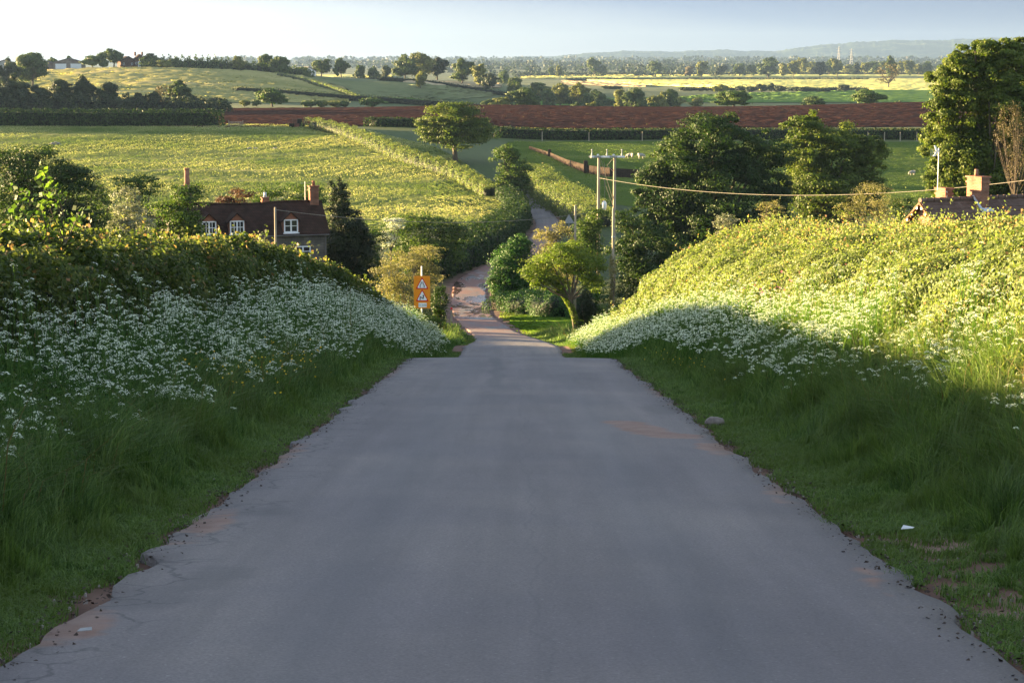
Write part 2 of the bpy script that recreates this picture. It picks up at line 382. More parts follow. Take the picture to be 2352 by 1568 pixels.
M['tile'] = brick_mat("clay_roof_tile", (.065, .033, .024), (.045, .027, .021), (.022, .016, .012), .17, .105, .012, .6)
M['tile_edge'] = surf("hanging_tile", [(.3, (.20, .075, .04)), (.7, (.30, .12, .065))], 6)
M['roof2'] = surf("brown_pantile", [(.3, (.075, .045, .032)), (.6, (.13, .08, .06)), (.75, (.24, .19, .15))], 2.2, bump=.3)
M['lead'] = surf("lead_flashing", [(.3, (.42, .44, .47)), (.7, (.6, .62, .64))], 5, rough=.5)
M['dark_gap'] = surf("dark_recess", [(.4, (.01, .01, .01)), (.6, (.02, .02, .02))], 5)
M['wool'] = surf("sheep_wool", [(.3, (.26, .24, .20)), (.7, (.40, .37, .32))], 9, bump=.5)
M['face'] = surf("sheep_face", [(.4, (.10, .08, .07)), (.6, (.16, .13, .11))], 9)
M['soil'] = surf("ploughed_red_soil", [(.25, (.024, .011, .008)), (.5, (.052, .024, .018)), (.70, (.09, .043, .032)), (.80, (.085, .045, .02)), (.9, (.10, .08, .03))], .35, 9, stretch=(.25, 1, 1), spec=0)
M['barn'] = surf("barn_cladding", [(.4, (.30, .29, .28)), (.6, (.42, .41, .40))], .5)
M['barnroof'] = surf("barn_roof", [(.4, (.09, .08, .075)), (.6, (.14, .13, .12))], .5)
def field_mat(name, a, b, c=None, scale=.05, stretch=(1, 1, 1), rough=.9):
    st = [(.32, a), (.55, b)] + ([(.68, c)] if c else [])
    return surf(name, st, scale, 9, rough, stretch=stretch, spec=0)
M['meadow'] = field_mat("hay_meadow_ground", (.09, .12, .03), (.19, .21, .06), (.34, .31, .13), .09, (.35, 1.2, 1))
M['pasture'] = field_mat("pasture_turf", (.065, .10, .022), (.10, .14, .03), (.135, .165, .042), .12, (.3, 1, 1))
M['turf'] = field_mat("mown_turf", (.07, .13, .015), (.10, .17, .02), None, .5)
M['crop'] = field_mat("yellow_crop", (.55, .52, .16), (.66, .62, .20), None, .01)
M['hill'] = field_mat("pale_hill_grass", (.20, .21, .07), (.34, .31, .12), (.46, .38, .18), .025, (.5, 1.5, 1))
M['greyfield'] = field_mat("grey_green_field", (.13, .16, .07), (.18, .20, .09), None, .02)
M['stubble'] = field_mat("pale_stubble", (.36, .28, .16), (.46, .37, .22), None, .02)
M['green'] = field_mat("green_crop", (.08, .16, .035), (.12, .20, .045), None, .02)
M['straw'] = leaf_mat("meadow_seed_head", [(0, (.14, .17, .05)), (.4, (.20, .22, .07)), (.65, (.38, .35, .17)), (1, (.56, .49, .29))], .3, .8, .1, patch=(.05, (.085, .13, .035), .9))
M['litter'] = surf("dead_leaf", [(.3, (.02, .014, .01)), (.6, (.06, .04, .03))], 20)
M['pebble'] = surf("pebble", [(.3, (.12, .09, .08)), (.6, (.32, .28, .25))], 9)

def ground_material():
    m, nt, out = new_mat("ground_grass_and_earth")
    tc = N(nt, "ShaderNodeTexCoord"); no = N(nt, "ShaderNodeTexNoise"); no.inputs["Scale"].default_value = .9; no.inputs["Detail"].default_value = 9
    n2 = N(nt, "ShaderNodeTexNoise"); n2.inputs["Scale"].default_value = .012; n2.inputs["Detail"].default_value = 5
    nt.links.new(tc.outputs["Object"], no.inputs["Vector"]); nt.links.new(tc.outputs["Object"], n2.inputs["Vector"])
    g = ramp(nt, no.outputs["Fac"], [(.3, (.02, .03, .009)), (.55, (.045, .07, .016)), (.75, (.08, .10, .025))])
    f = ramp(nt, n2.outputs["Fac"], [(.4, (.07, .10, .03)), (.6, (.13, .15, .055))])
    s = ramp(nt, no.outputs["Fac"], [(.3, (.075, .04, .03)), (.5, (.17, .095, .07)), (.7, (.24, .15, .12))])
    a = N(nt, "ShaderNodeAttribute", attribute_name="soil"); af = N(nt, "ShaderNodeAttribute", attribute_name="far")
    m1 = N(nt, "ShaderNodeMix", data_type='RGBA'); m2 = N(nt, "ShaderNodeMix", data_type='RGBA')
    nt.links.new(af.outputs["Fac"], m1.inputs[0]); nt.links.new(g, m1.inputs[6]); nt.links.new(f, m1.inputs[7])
    nt.links.new(a.outputs["Fac"], m2.inputs[0]); nt.links.new(m1.outputs[2], m2.inputs[6]); nt.links.new(s, m2.inputs[7])
    bp = N(nt, "ShaderNodeBump"); bp.inputs["Strength"].default_value = .4; n3 = N(nt, "ShaderNodeTexNoise"); n3.inputs["Scale"].default_value = 14; nt.links.new(tc.outputs["Object"], n3.inputs["Vector"]); nt.links.new(n3.outputs["Fac"], bp.inputs["Height"])
    b = N(nt, "ShaderNodeBsdfPrincipled"); b.inputs["Roughness"].default_value = .9; b.inputs["Specular IOR Level"].default_value = .15
    nt.links.new(m2.outputs[2], b.inputs["Base Color"]); nt.links.new(bp.outputs[0], b.inputs["Normal"]); nt.links.new(b.outputs[0], out.inputs[0]); return m

def road_material():
    m, nt, out = new_mat("asphalt_road")
    L = nt.links.new
    tc = N(nt, "ShaderNodeTexCoord")
    cr = N(nt, "ShaderNodeAttribute", attribute_name="across"); al = N(nt, "ShaderNodeAttribute", attribute_name="along")
    def noise(scale, det=6, st=(1, 1, 1), r=.6):
        mp = N(nt, "ShaderNodeMapping"); mp.inputs[3].default_value = st; no = N(nt, "ShaderNodeTexNoise")
        no.inputs["Scale"].default_value = scale; no.inputs["Detail"].default_value = det; no.inputs["Roughness"].default_value = r
        L(tc.outputs["Object"], mp.inputs[0]); L(mp.outputs[0], no.inputs["Vector"]); return no.outputs["Fac"]
    def math_(op, a, b=None, clamp=False):
        n = N(nt, "ShaderNodeMath", operation=op); n.use_clamp = clamp
        for i, q in enumerate((a, b)):
            if q is None: continue
            if isinstance(q, (int, float)): n.inputs[i].default_value = q
            else: L(q, n.inputs[i])
        return n.outputs[0]
    def mix(f, a, b, mode='MIX'):
        n = N(nt, "ShaderNodeMix", data_type='RGBA', blend_type=mode)
        for i, q in ((0, f), (6, a), (7, b)):
            if isinstance(q, (int, float)): n.inputs[i].default_value = q
            elif isinstance(q, tuple): n.inputs[i].default_value = (*q, 1)
            else: L(q, n.inputs[i])
        return n.outputs[2]
    base = ramp(nt, noise(.55, 8, (1.5, .35, 1)), [(.3, (.132, .114, .114)), (.5, (.160, .139, .137)), (.7, (.190, .165, .156))])
    grain = ramp(nt, noise(60, 2), [(.3, (.78,) * 3), (.7, (1.2,) * 3)])
    c = mix(1.0, base, grain, 'MULTIPLY')
    streak = ramp(nt, noise(1.0, 6, (2.6, .06, 1)), [(.35, (.86,) * 3), (.65, (1.13,) * 3)])
    c = mix(.8, c, streak, 'MULTIPLY')
    patchy = ramp(nt, noise(.28, 5), [(.4, (.90, .90, .93)), (.6, (1.08, 1.07, 1.04))])
    c = mix(1.0, c, patchy, 'MULTIPLY')
    speck = ramp(nt, noise(35, 1), [(.70, (0, 0, 0)), (.76, (1, 1, 1))])
    c = mix(math_('MULTIPLY', speck, .35), c, (.34, .33, .31))
    # wheel tracks: polished, a little paler
    ac = cr.outputs["Fac"]
    tr = math_('ABSOLUTE', math_('SUBTRACT', math_('ABSOLUTE', ac), .42))
    trf = ramp(nt, math_('ADD', tr, math_('MULTIPLY', noise(.4, 4), .12)), [(.05, (1, 1, 1)), (.26, (0, 0, 0))])
    c = mix(math_('MULTIPLY', trf, .22), c, (.10, .104, .115))
    # red mud washed on the edges
    e = math_('ADD', math_('ABSOLUTE', ac), math_('MULTIPLY', math_('SUBTRACT', noise(1.6, 7, (1, .45, 1)), .5), .75))
    mudf = ramp(nt, e, [(1.03, (0, 0, 0)), (1.22, (.8, .8, .8))])
    mudc = ramp(nt, noise(3, 6), [(.3, (.15, .085, .065)), (.7, (.25, .165, .135))])
    c = mix(mudf, c, mudc)
    # hairline cracks near the left edge and one long one along the middle
    vo = N(nt, "ShaderNodeTexVoronoi", feature='DISTANCE_TO_EDGE'); vo.inputs["Scale"].default_value = 1.7
    wv = N(nt, "ShaderNodeVectorMath", operation='ADD'); nn = N(nt, "ShaderNodeTexNoise"); nn.inputs["Scale"].default_value = 2.5; nn.inputs["Detail"].default_value = 5
    L(tc.outputs["Object"], nn.inputs["Vector"]); L(tc.outputs["Object"], wv.inputs[0]); sc_ = N(nt, "ShaderNodeVectorMath", operation='SCALE'); sc_.inputs[3].default_value = .5
    L(nn.outputs["Color"], sc_.inputs[0]); L(sc_.outputs[0], wv.inputs[1]); L(wv.outputs[0], vo.inputs["Vector"])
    ck = ramp(nt, vo.outputs["Distance"], [(.008, (1, 1, 1)), (.03, (0, 0, 0))])
    reg = ramp(nt, math_('ADD', ac, math_('MULTIPLY', math_('SUBTRACT', noise(.35, 4), .5), .9)), [(.0, (1, 1, 1)), (.001, (0, 0, 0))])
    regl = ramp(nt, math_('ADD', math_('MULTIPLY', ac, -1), math_('MULTIPLY', math_('SUBTRACT', noise(.5, 5), .5), .55)), [(.72, (0, 0, 0)), (.84, (1, 1, 1))])
    c = mix(math_('MULTIPLY', math_('MULTIPLY', ck, regl), .55), c, (.035, .034, .036))
    lc = math_('ABSOLUTE', math_('SUBTRACT', ac, math_('ADD', .06, math_('MULTIPLY', math_('SUBTRACT', noise(.7, 5), .5), .22))))
    lf = ramp(nt, lc, [(.0015, (1, 1, 1)), (.005, (0, 0, 0))])
    c = mix(math_('MULTIPLY', lf, .22), c, (.055, .055, .06))
    # worn seam and repair near the brow
    sm = ramp(nt, math_('ABSOLUTE', math_('SUBTRACT', ac, math_('ADD', -.11, math_('MULTIPLY', math_('SUBTRACT', noise(.12, 3), .5), .35)))), [(.03, (1, 1, 1)), (.075, (0, 0, 0))])
    sg = ramp(nt, math_('DIVIDE', al.outputs["Fac"], 100), [(.27, (0, 0, 0)), (.33, (1, 1, 1)), (.43, (1, 1, 1)), (.44, (0, 0, 0))])
    c = mix(math_('MULTIPLY', math_('MULTIPLY', sm, sg), .4), c, (.06, .062, .068))
    ma_ = N(nt, 'ShaderNodeAttribute', attribute_name='mud').outputs['Fac']; wa_ = N(nt, 'ShaderNodeAttribute', attribute_name='damp').outputs['Fac']
    mf_ = ramp(nt, math_('ADD', ma_, math_('SUBTRACT', noise(1.8, 7, (.55, 1.6, 1)), .55)), [(.35, (0, 0, 0)), (.55, (1, 1, 1))])
    c = mix(math_('MULTIPLY', mf_, .85), c, ramp(nt, noise(4, 6), [(.35, (.20, .10, .065)), (.65, (.27, .17, .13))]))
    df_ = ramp(nt, math_('ADD', wa_, math_('SUBTRACT', noise(1.1, 6, (.6, 1.4, 1)), .55)), [(.35, (0, 0, 0)), (.6, (1, 1, 1))])
    c = mix(math_('MULTIPLY', df_, .32), c, (.05, .048, .05))
    # dark patched tar patches at the edges, only here and there
    # valley bottom: red mud across the lane and wet films of water
    vm = ramp(nt, math_('DIVIDE', al.outputs["Fac"], 400), [(.28, (0, 0, 0)), (.325, (1, 1, 1)), (.6, (1, 1, 1)), (.7, (0, 0, 0))])
    mud2 = ramp(nt, noise(.35, 8, (1.6, .5, 1)), [(.36, (0, 0, 0)), (.50, (1, 1, 1))])
    c = mix(math_('MULTIPLY', math_('MULTIPLY', mud2, vm), .9), c, mix(noise(1.3, 6), (.20, .085, .06), (.31, .16, .12)))
    wet = math_('MULTIPLY', ramp(nt, noise(.22, 5, (1.8, .55, 1)), [(.50, (0, 0, 0)), (.53, (1, 1, 1))]), ramp(nt, math_('DIVIDE', al.outputs["Fac"], 400), [(.37, (0, 0, 0)), (.40, (1, 1, 1)), (.50, (1, 1, 1)), (.54, (0, 0, 0))]))
    c = mix(math_('MULTIPLY', wet, .5), c, (.05, .045, .045))
    r = math_('SUBTRACT', .78, math_('MULTIPLY', wet, .66))
    b = N(nt, "ShaderNodeBsdfPrincipled"); b.inputs["Specular IOR Level"].default_value = .45
    L(c, b.inputs["Base Color"]); L(r, b.inputs["Roughness"])
    bp = N(nt, "ShaderNodeBump"); bp.inputs["Strength"].default_value = .25; bp.inputs["Distance"].default_value = .01
    L(math_('MULTIPLY', noise(90, 2), math_('SUBTRACT', 1., wet)), bp.inputs["Height"]); L(bp.outputs[0], b.inputs["Normal"])
    L(b.outputs[0], out.inputs[0]); return m
M['ground'] = ground_material(); M['road'] = road_material()

# ------------------------------------------------------------------ ground and road
def grid_faces(nx, ny):
    i, j = np.meshgrid(np.arange(nx - 1), np.arange(ny - 1))
    a = (j * nx + i).ravel()
    return np.stack([a, a + 1, a + nx + 1, a + nx], 1)
gv = np.stack([_gx, _gy, GZ], -1).reshape(-1, 3)
dr = np.abs(_gx - road_x(_gy)) - road_w(_gy) / 2
# the road lies in a shallow bed, so that no ground pokes through its sheet
gv[:, 2] -= (.035 * (dr < .42) * (_gy < 400)).ravel()
ground = mesh_np("ground", gv, grid_faces(len(GX), len(GY)), M['ground'], smooth_=True)
soilw = np.interp(_gy, [0, 85, 92, 100, 118, 135, 200, 345], [.45, .5, 1.5, 1.3, 1.2, 1.8, 1.4, .4])
soil = np.clip(1.2 - dr / soilw, 0, 1) * (_gy < 345)
pt = np.exp(-((_gx - 3.8) / 2.2) ** 2 - ((_gy - 93) / 3.0) ** 2) + np.exp(-((_gx + 5.5) / 3.2) ** 2 - ((_gy - 131) / 4.5) ** 2) + np.exp(-((_gx - 4) / 3.5) ** 2 - ((_gy - 155) / 8) ** 2)
pt = pt + 1.2 * np.exp(-((_gx - 2.75) / .5) ** 2 - ((_gy - 11.3) / 2.4) ** 2)
soil = np.clip(soil + pt * 1.3, 0, 1)
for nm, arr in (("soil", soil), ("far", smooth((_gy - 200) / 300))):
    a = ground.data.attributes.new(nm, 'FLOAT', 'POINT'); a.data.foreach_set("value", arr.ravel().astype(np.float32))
tag(ground, kind="structure")

ry = np.concatenate([np.arange(-40, 130, .22), np.arange(130, 348, .6)])
na = 25
t = np.concatenate([[-1], np.linspace(-.99, .99, na - 2), [1]])
jag = np.interp(ry, np.arange(-45, 350, .45), rng.normal(0, .045, len(np.arange(-45, 350, .45)))) + .06 * np.sin(ry * 1.3) * np.sin(ry * .37)
jag2 = np.interp(ry, np.arange(-45, 350, .45), rng.normal(0, .045, len(np.arange(-45, 350, .45)))) + .06 * np.sin(ry * .9 + 1) * np.sin(ry * .51)
fj = np.cumsum(rng.normal(0, .5, (2, len(ry))), 1); fj = (fj - np.stack([np.convolve(q, np.ones(9) / 9, 'same') for q in fj])) * .055; fj = np.clip(fj, -.09, .09); jag = jag * .7 + fj[0]; jag2 = jag2 * .7 + fj[1]
hw = road_w(ry) / 2
X = road_x(ry)[:, None] + t[None] * (hw[:, None] + np.where(t[None] < 0, jag[:, None], jag2[:, None]) * np.abs(t[None]) ** 3)
Yr = np.repeat(ry[:, None], na, 1)
ZR = np.maximum(G(X, Yr), 0 * X + G(X, Yr)) + .012 - .05 * t[None] ** 2 * (np.abs(t[None]) > .995)
ZR += .02 * (1 - t[None] ** 2) + .01 - .05 * (np.abs(t[None]) > .995)
road = mesh_np("road", np.stack([X, Yr, ZR], -1), grid_faces(na, len(ry)), M['road'], smooth_=True)
def blob(L_): return np.clip(sum(a_ * np.exp(-((X - x_) / sx_) ** 2 - ((Yr - y_) / sy_) ** 2) for x_, y_, sx_, sy_, a_ in L_), 0, 1)
mudv = blob([(1.45, 22.6, .30, .7, 1), (1.75, 21.6, .35, .5, .9), (1.3, 23.6, .3, .4, .7), (2.1, 20, .25, 1.2, .8), (2.15, 15.5, .16, 1.6, .7), (-2.15, 9.5, .2, .8, .9), (-2.15, 13.5, .2, 1.4, .8), (-2.2, 19, .2, 3, .7), (2.2, 30, .2, 4, .6), (-2.2, 36, .2, 5, .6), (2.1, 11, .12, 1.2, .6)])
dampv = blob([(2.0, 26.0, .35, 1.3, 1), (-2.1, 41.5, .5, 2.0, 1), (-1.7, 11.2, .3, .5, .75), (-1.9, 10.2, .3, .6, .7), (-1.8, 14.4, .3, .5, .7), (-2.1, 12.2, .2, .8, .6)])
for nm, arr in (("across", np.repeat(t[None], len(ry), 0)), ("along", Yr), ("mud", mudv), ("damp", dampv)):
    a = road.data.attributes.new(nm, 'FLOAT', 'POINT'); a.data.foreach_set("value", arr.ravel().astype(np.float32))
tag(road, kind="structure")

# ------------------------------------------------------------------ fields, laid as rough sheets on the land
def field(name, mat, cols, du=None, rough=0.0, cell=2.0, off=.05):
    """cols: (u, v near edge, v far edge) at picture columns; the sheet runs between the two ground points"""
    us = np.array([c[0] for c in cols], float)
    yn = np.array([hit(c[0], c[1])[1] if c[1] > 1 else -c[1] for c in cols]); yf = np.array([hit(c[0], c[2])[1] if c[2] > 1 else -c[2] for c in cols])
    ym = (yn.mean() + yf.mean()) / 2
    nu = int(min(900, max(8, (us[-1] - us[0]) * px(ym) / cell))); nv = int(min(500, max(4, (yf - yn).max() / cell)))
    U = np.linspace(us[0], us[-1], nu); k = np.linspace(0, 1, nv)
    Y = (np.interp(U, us, yn)[None] * (1 - k[:, None]) + np.interp(U, us, yf)[None] * k[:, None])
    X = (U[None] - 1176) / FPX / 1.005 * Y      # straight field sides
    j = cell * .35
    X = X + rng.uniform(-j, j, X.shape); Y = Y + rng.uniform(-j, j, Y.shape)
    edge = np.minimum(1, np.minimum(k, 1 - k) * nv / 2)[:, None]
    Z = G(X, Y) + off + rough * rng.uniform(0, 1, X.shape) * edge
    o = mesh_np(name, np.stack([X, Y, Z], -1), grid_faces(nu, nv), mat)
    tag(o, kind="structure"); return o, us, yn, yf
meadow, mu, mn, mf = field("meadow_field", M['meadow'], [(-500, -255, 284), (0, -255, 284), (400, -255, 285), (700, -255, 288), (830, -258, 298), (1000, -272, 340), (1100, -268, 400), (1165, -276, 440)], rough=.25, cell=.9)
field("pasture_field", M['pasture'], [(1165, 420, 326), (1300, 470, 325), (1500, 480, 325), (1800, 480, 325), (2400, 470, 325), (2900, 470, 325)], rough=.12, cell=.8)
field("ploughed_field", M['soil'], [(-500, -470, -640), (520, 296, -640), (1150, 294, -640), (2120, 292, -640), (2900, 292, -640)], rough=.3, cell=.9)
field("hill_field", M['hill'], [(40, 236, 172), (130, 236, 163), (300, 236, 158), (450, 236, 160), (600, 237, 168), (700, 236, 178), (790, 232, 205), (815, 231, 226)], rough=1.1, cell=2.4, off=.2)
field("valley_field", M['greyfield'], [(690, 190, 178), (760, 204, 184), (840, 226, 190), (1000, 229, 198), (1130, 224, 206)], rough=.8, cell=3, off=.2)
field("stubble_field", M['stubble'], [(930, 192, 185), (1000, 198, 188), (1150, 203, 196)], rough=.8, cell=3, off=.5)
field("far_strip_field", M['crop'], [(710, 176, 173), (900, 178, 175)], rough=1, cell=5, off=.8)
field("yellow_crop_field", M['crop'], [(1200, 182, 179), (1300, 182, 176), (1600, 179, 170), (2000, 177, 164), (2300, 177, 162)], rough=1.6, cell=7, off=.5)
field("yellow_barley_field", M['crop'], [(1350, 187, 185.5), (1450, 195, 185), (1600, 202, 184), (1750, 209, 183), (1950, 207, 182.5), (2150, 210, 184), (2400, 210, 184)], rough=1.4, cell=4, off=.5)
field("stubble_strip_field", M['stubble'], [(1290, 195, 187), (1400, 199, 193), (1480, 201, 197)], rough=1.0, cell=4, off=.4)
field("green_crop_field", M['green'], [(1560, 236, 226), (1700, 237, 217), (1850, 237, 213), (2000, 236, 209), (2400, 236, 209)], rough=.8, cell=3, off=.3)
field("green_lane_field", M['green'], [(880, 240, 233), (1150, 240, 229), (1500, 240, 226)], rough=.8, cell=3, off=.3)
field("roadside_lawn", M['turf'], [(1172, 742, 728), (1200, 758, 722), (1270, 778, 722), (1340, 781, 724), (1400, 780, 726)], rough=.05, cell=.25, off=.03)

# ------------------------------------------------------------------ foliage
def unit(v): return v / (np.linalg.norm(v, axis=-1, keepdims=True) + 1e-9)
def leaves(C, Nn, size, aspect=.62, shape='rhomb'):
    """one folded-looking rhomb per leaf centre C with normal Nn"""
    n = len(C); size = np.broadcast_to(size, (n,))[:, None]
    Nn = unit(Nn); a = unit(np.cross(Nn, rng.normal(size=(n, 3)))); b = np.cross(Nn, a)
    l, w = a * size * .5, b * size * .5 * aspect
    V = np.stack([C - l, C - l * .1 + w, C + l, C - l * .1 - w], 1)
    return V.reshape(-1, 3), np.arange(4 * n).reshape(n, 4)
def rdir(n): return unit(rng.normal(size=(n, 3)))
def crown_leaves(ells, n, size, clump=(.16, .30), gap=0.0, nclump=None, flat=.75, hang=0):
    """leaves on clumps that sit on the shells of ellipsoids (cx,cy,cz,rx,ry,rz)"""
    E = np.array(ells, float); w = (E[:, 3] * E[:, 5]) ** .9; w /= w.sum()
    C_, N_ = [], []
    for e, k in zip(E, w):
        ni = int(n * k); R = e[3:6]; rm = (R[0] * R[2]) ** .5
        nc = nclump or int(50 + 34 * min(3, rm)); nc = max(6, int(nc * (k ** .5 if len(E) > 1 else 1)))
        d = rdir(nc); d[:, 2] = np.where((d[:, 2] < -.25) & (rng.random(nc) < .35), -d[:, 2], d[:, 2])
        cc = d * rng.uniform(.50, .86, (nc, 1)) * (1 + .10 * np.sin(7 * d[:, :1] + 5 * d[:, 2:3] + rng.uniform(0, 6)))
        cr = rng.uniform(*clump, nc) * (1.15 - .3 * rng.random(nc))
        q = rng.choice(nc, ni, p=cr ** 2 / (cr ** 2).sum())
        dd = rdir(ni); dd[:, 2] = np.where((dd[:, 2] < -.1) & (rng.random(ni) < .6), -dd[:, 2], dd[:, 2])
        an = rng.uniform(.65, 1.45, (nc, 3)) * np.array([1.1, 1.1, .8]); rad = cr[q][:, None] * an[q] * rng.beta(2.6, 1.3, (ni, 1)) * (1.15 + .45 * (rng.random((ni, 1)) < .10))
        p = cc[q] + dd * rad * np.array([1, 1, flat])
        inn = rng.random(ni) < .10
        p = np.where(inn[:, None], rdir(ni) * rng.uniform(.1, .75, (ni, 1)), p)
        pos = e[:3] + p * R
        if hang: pos[:, 2] -= hang * rng.random(ni) ** 2 * R[2]
        C_.append(pos); N_.append(unit(dd * .9 + p * .4 + rng.normal(0, .45, (ni, 3)) + np.array([0, 0, .15])))
    C_ = np.concatenate(C_); N_ = np.concatenate(N_)
    V, F = leaves(C_, N_, size * rng.uniform(.6, 1.3, len(C_)))
    # colour of each leaf: mostly by clump-sized patches of kind, partly its own
    ph = rng.uniform(0, 6, 3); s = 2.2 / max(1, E[:, 3].mean())
    vv = .5 + .22 * np.sin(C_[:, 0] * s + ph[0]) * np.cos(C_[:, 2] * s * 1.3 + ph[1]) + rng.normal(0, .2, len(C_))
    return V, F, np.clip(vv, 0, 1)
def branches(mb, base, ells, r, lean=0, twigs=0):
    E = np.array(ells, float); top = E[:, :3].mean(0)
    ztop = E[:, 2].min() if len(E) > 1 else E[0, 2] - .2 * E[0, 5]
    fork = np.array([base[0] * .45 + top[0] * .55, base[1] * .45 + top[1] * .55, max(base[2] + (ztop - base[2]) * .7, base[2] + .3)])
    mid = (np.array(base) + fork) / 2 + np.array([lean, 0, 0])
    mb.tube([np.array(base) - [0, 0, .3], mid, fork], [r * 1.15, r * .9, r * .75], 8)
    for e in E:
        for k in range(4 if len(E) < 5 else 2):
            tip = e[:3] + rdir(1)[0] * e[3:6] * .55
            m_ = (fork + tip) / 2 + rng.normal(0, .06, 3) * e[3]
            mb.tube([fork, m_, tip], [r * .5, r * .32, r * .12], 6, cap=False)
    for k in range(twigs):
        e = E[rng.integers(len(E))]; tip = e[:3] + rdir(1)[0] * e[3:6] * rng.uniform(.75, 1.0); tip[2] = max(tip[2], e[2] - .3 * e[5])
        st = fork + (tip - fork) * rng.uniform(.2, .5); mb.tube([st, (st + tip) / 2 + rng.normal(0, .05, 3) * e[3], tip], [r * .16, r * .1, r * .03], 4, cap=False)
def tree(name, label, cat, Y, ells_px, mat, base_px=None, n=9000, leaf=None, trunk=None, clump=(.13, .27), group=None, skirt=True, lean=0, twigs=0, depth=1.0, nclump=None, flat=.78, hang=0, sparse=False, ymin=None):
    """ells_px: (u, v, ru, rv) ellipses of the crown in the photograph, built at distance Y with their real size and depth"""
    s = px(Y); el = []
    for k, (u, v, ru, rv) in enumerate(ells_px):
        dy = rng.uniform(-.35, .35) * ru * s if len(ells_px) > 1 else 0
        c = P(u, v, Y + dy); el.append((*c, ru * s, ru * s * depth, rv * s))
    bu = base_px if base_px is not None else float(np.mean([e[0] for e in ells_px]))
    bx = float(P(bu, 500, Y)[0]); base = np.array([bx, Y, float(G(bx, Y))])
    root = empty(name, base, label, cat, group)
    el = [(e[0] - base[0], e[1] - base[1], e[2] - base[2], *e[3:]) for e in el]
    if skirt:
        xa = min(e[0] - e[3] for e in el); xb = max(e[0] + e[3] for e in el); zm = float(np.mean([e[2] for e in el])); hw_ = (xb - xa) / 2
        for f in ((-.38, .38) if hw_ > 2 else (0,)): el.append(((xa + xb) / 2 + f * hw_, 0, zm * .48, hw_ * (.55 if f else .8), hw_ * .6, max(zm * .58, .3)))
    V, F, vv = crown_leaves(el, n, leaf or max(.05, 2.6 * 2.3 * s), clump, nclump=nclump, flat=flat, hang=hang)
    keep = V.reshape(-1, 4, 3)[:, :, 2].min(1) > -.4
    V = V.reshape(-1, 4, 3)[keep].reshape(-1, 3); vv = vv[keep]; F = np.arange(len(V)).reshape(-1, 4)
    mesh_np("crown", V, F, mat, root, vv)
    mb = MB(); r = trunk or .035 * sum(e[3] for e in el) / len(el) * 1.6
    branches(mb, (0, 0, 0), el, r, lean, twigs); mb.build("trunk", M['bark'], root, True)
    return root

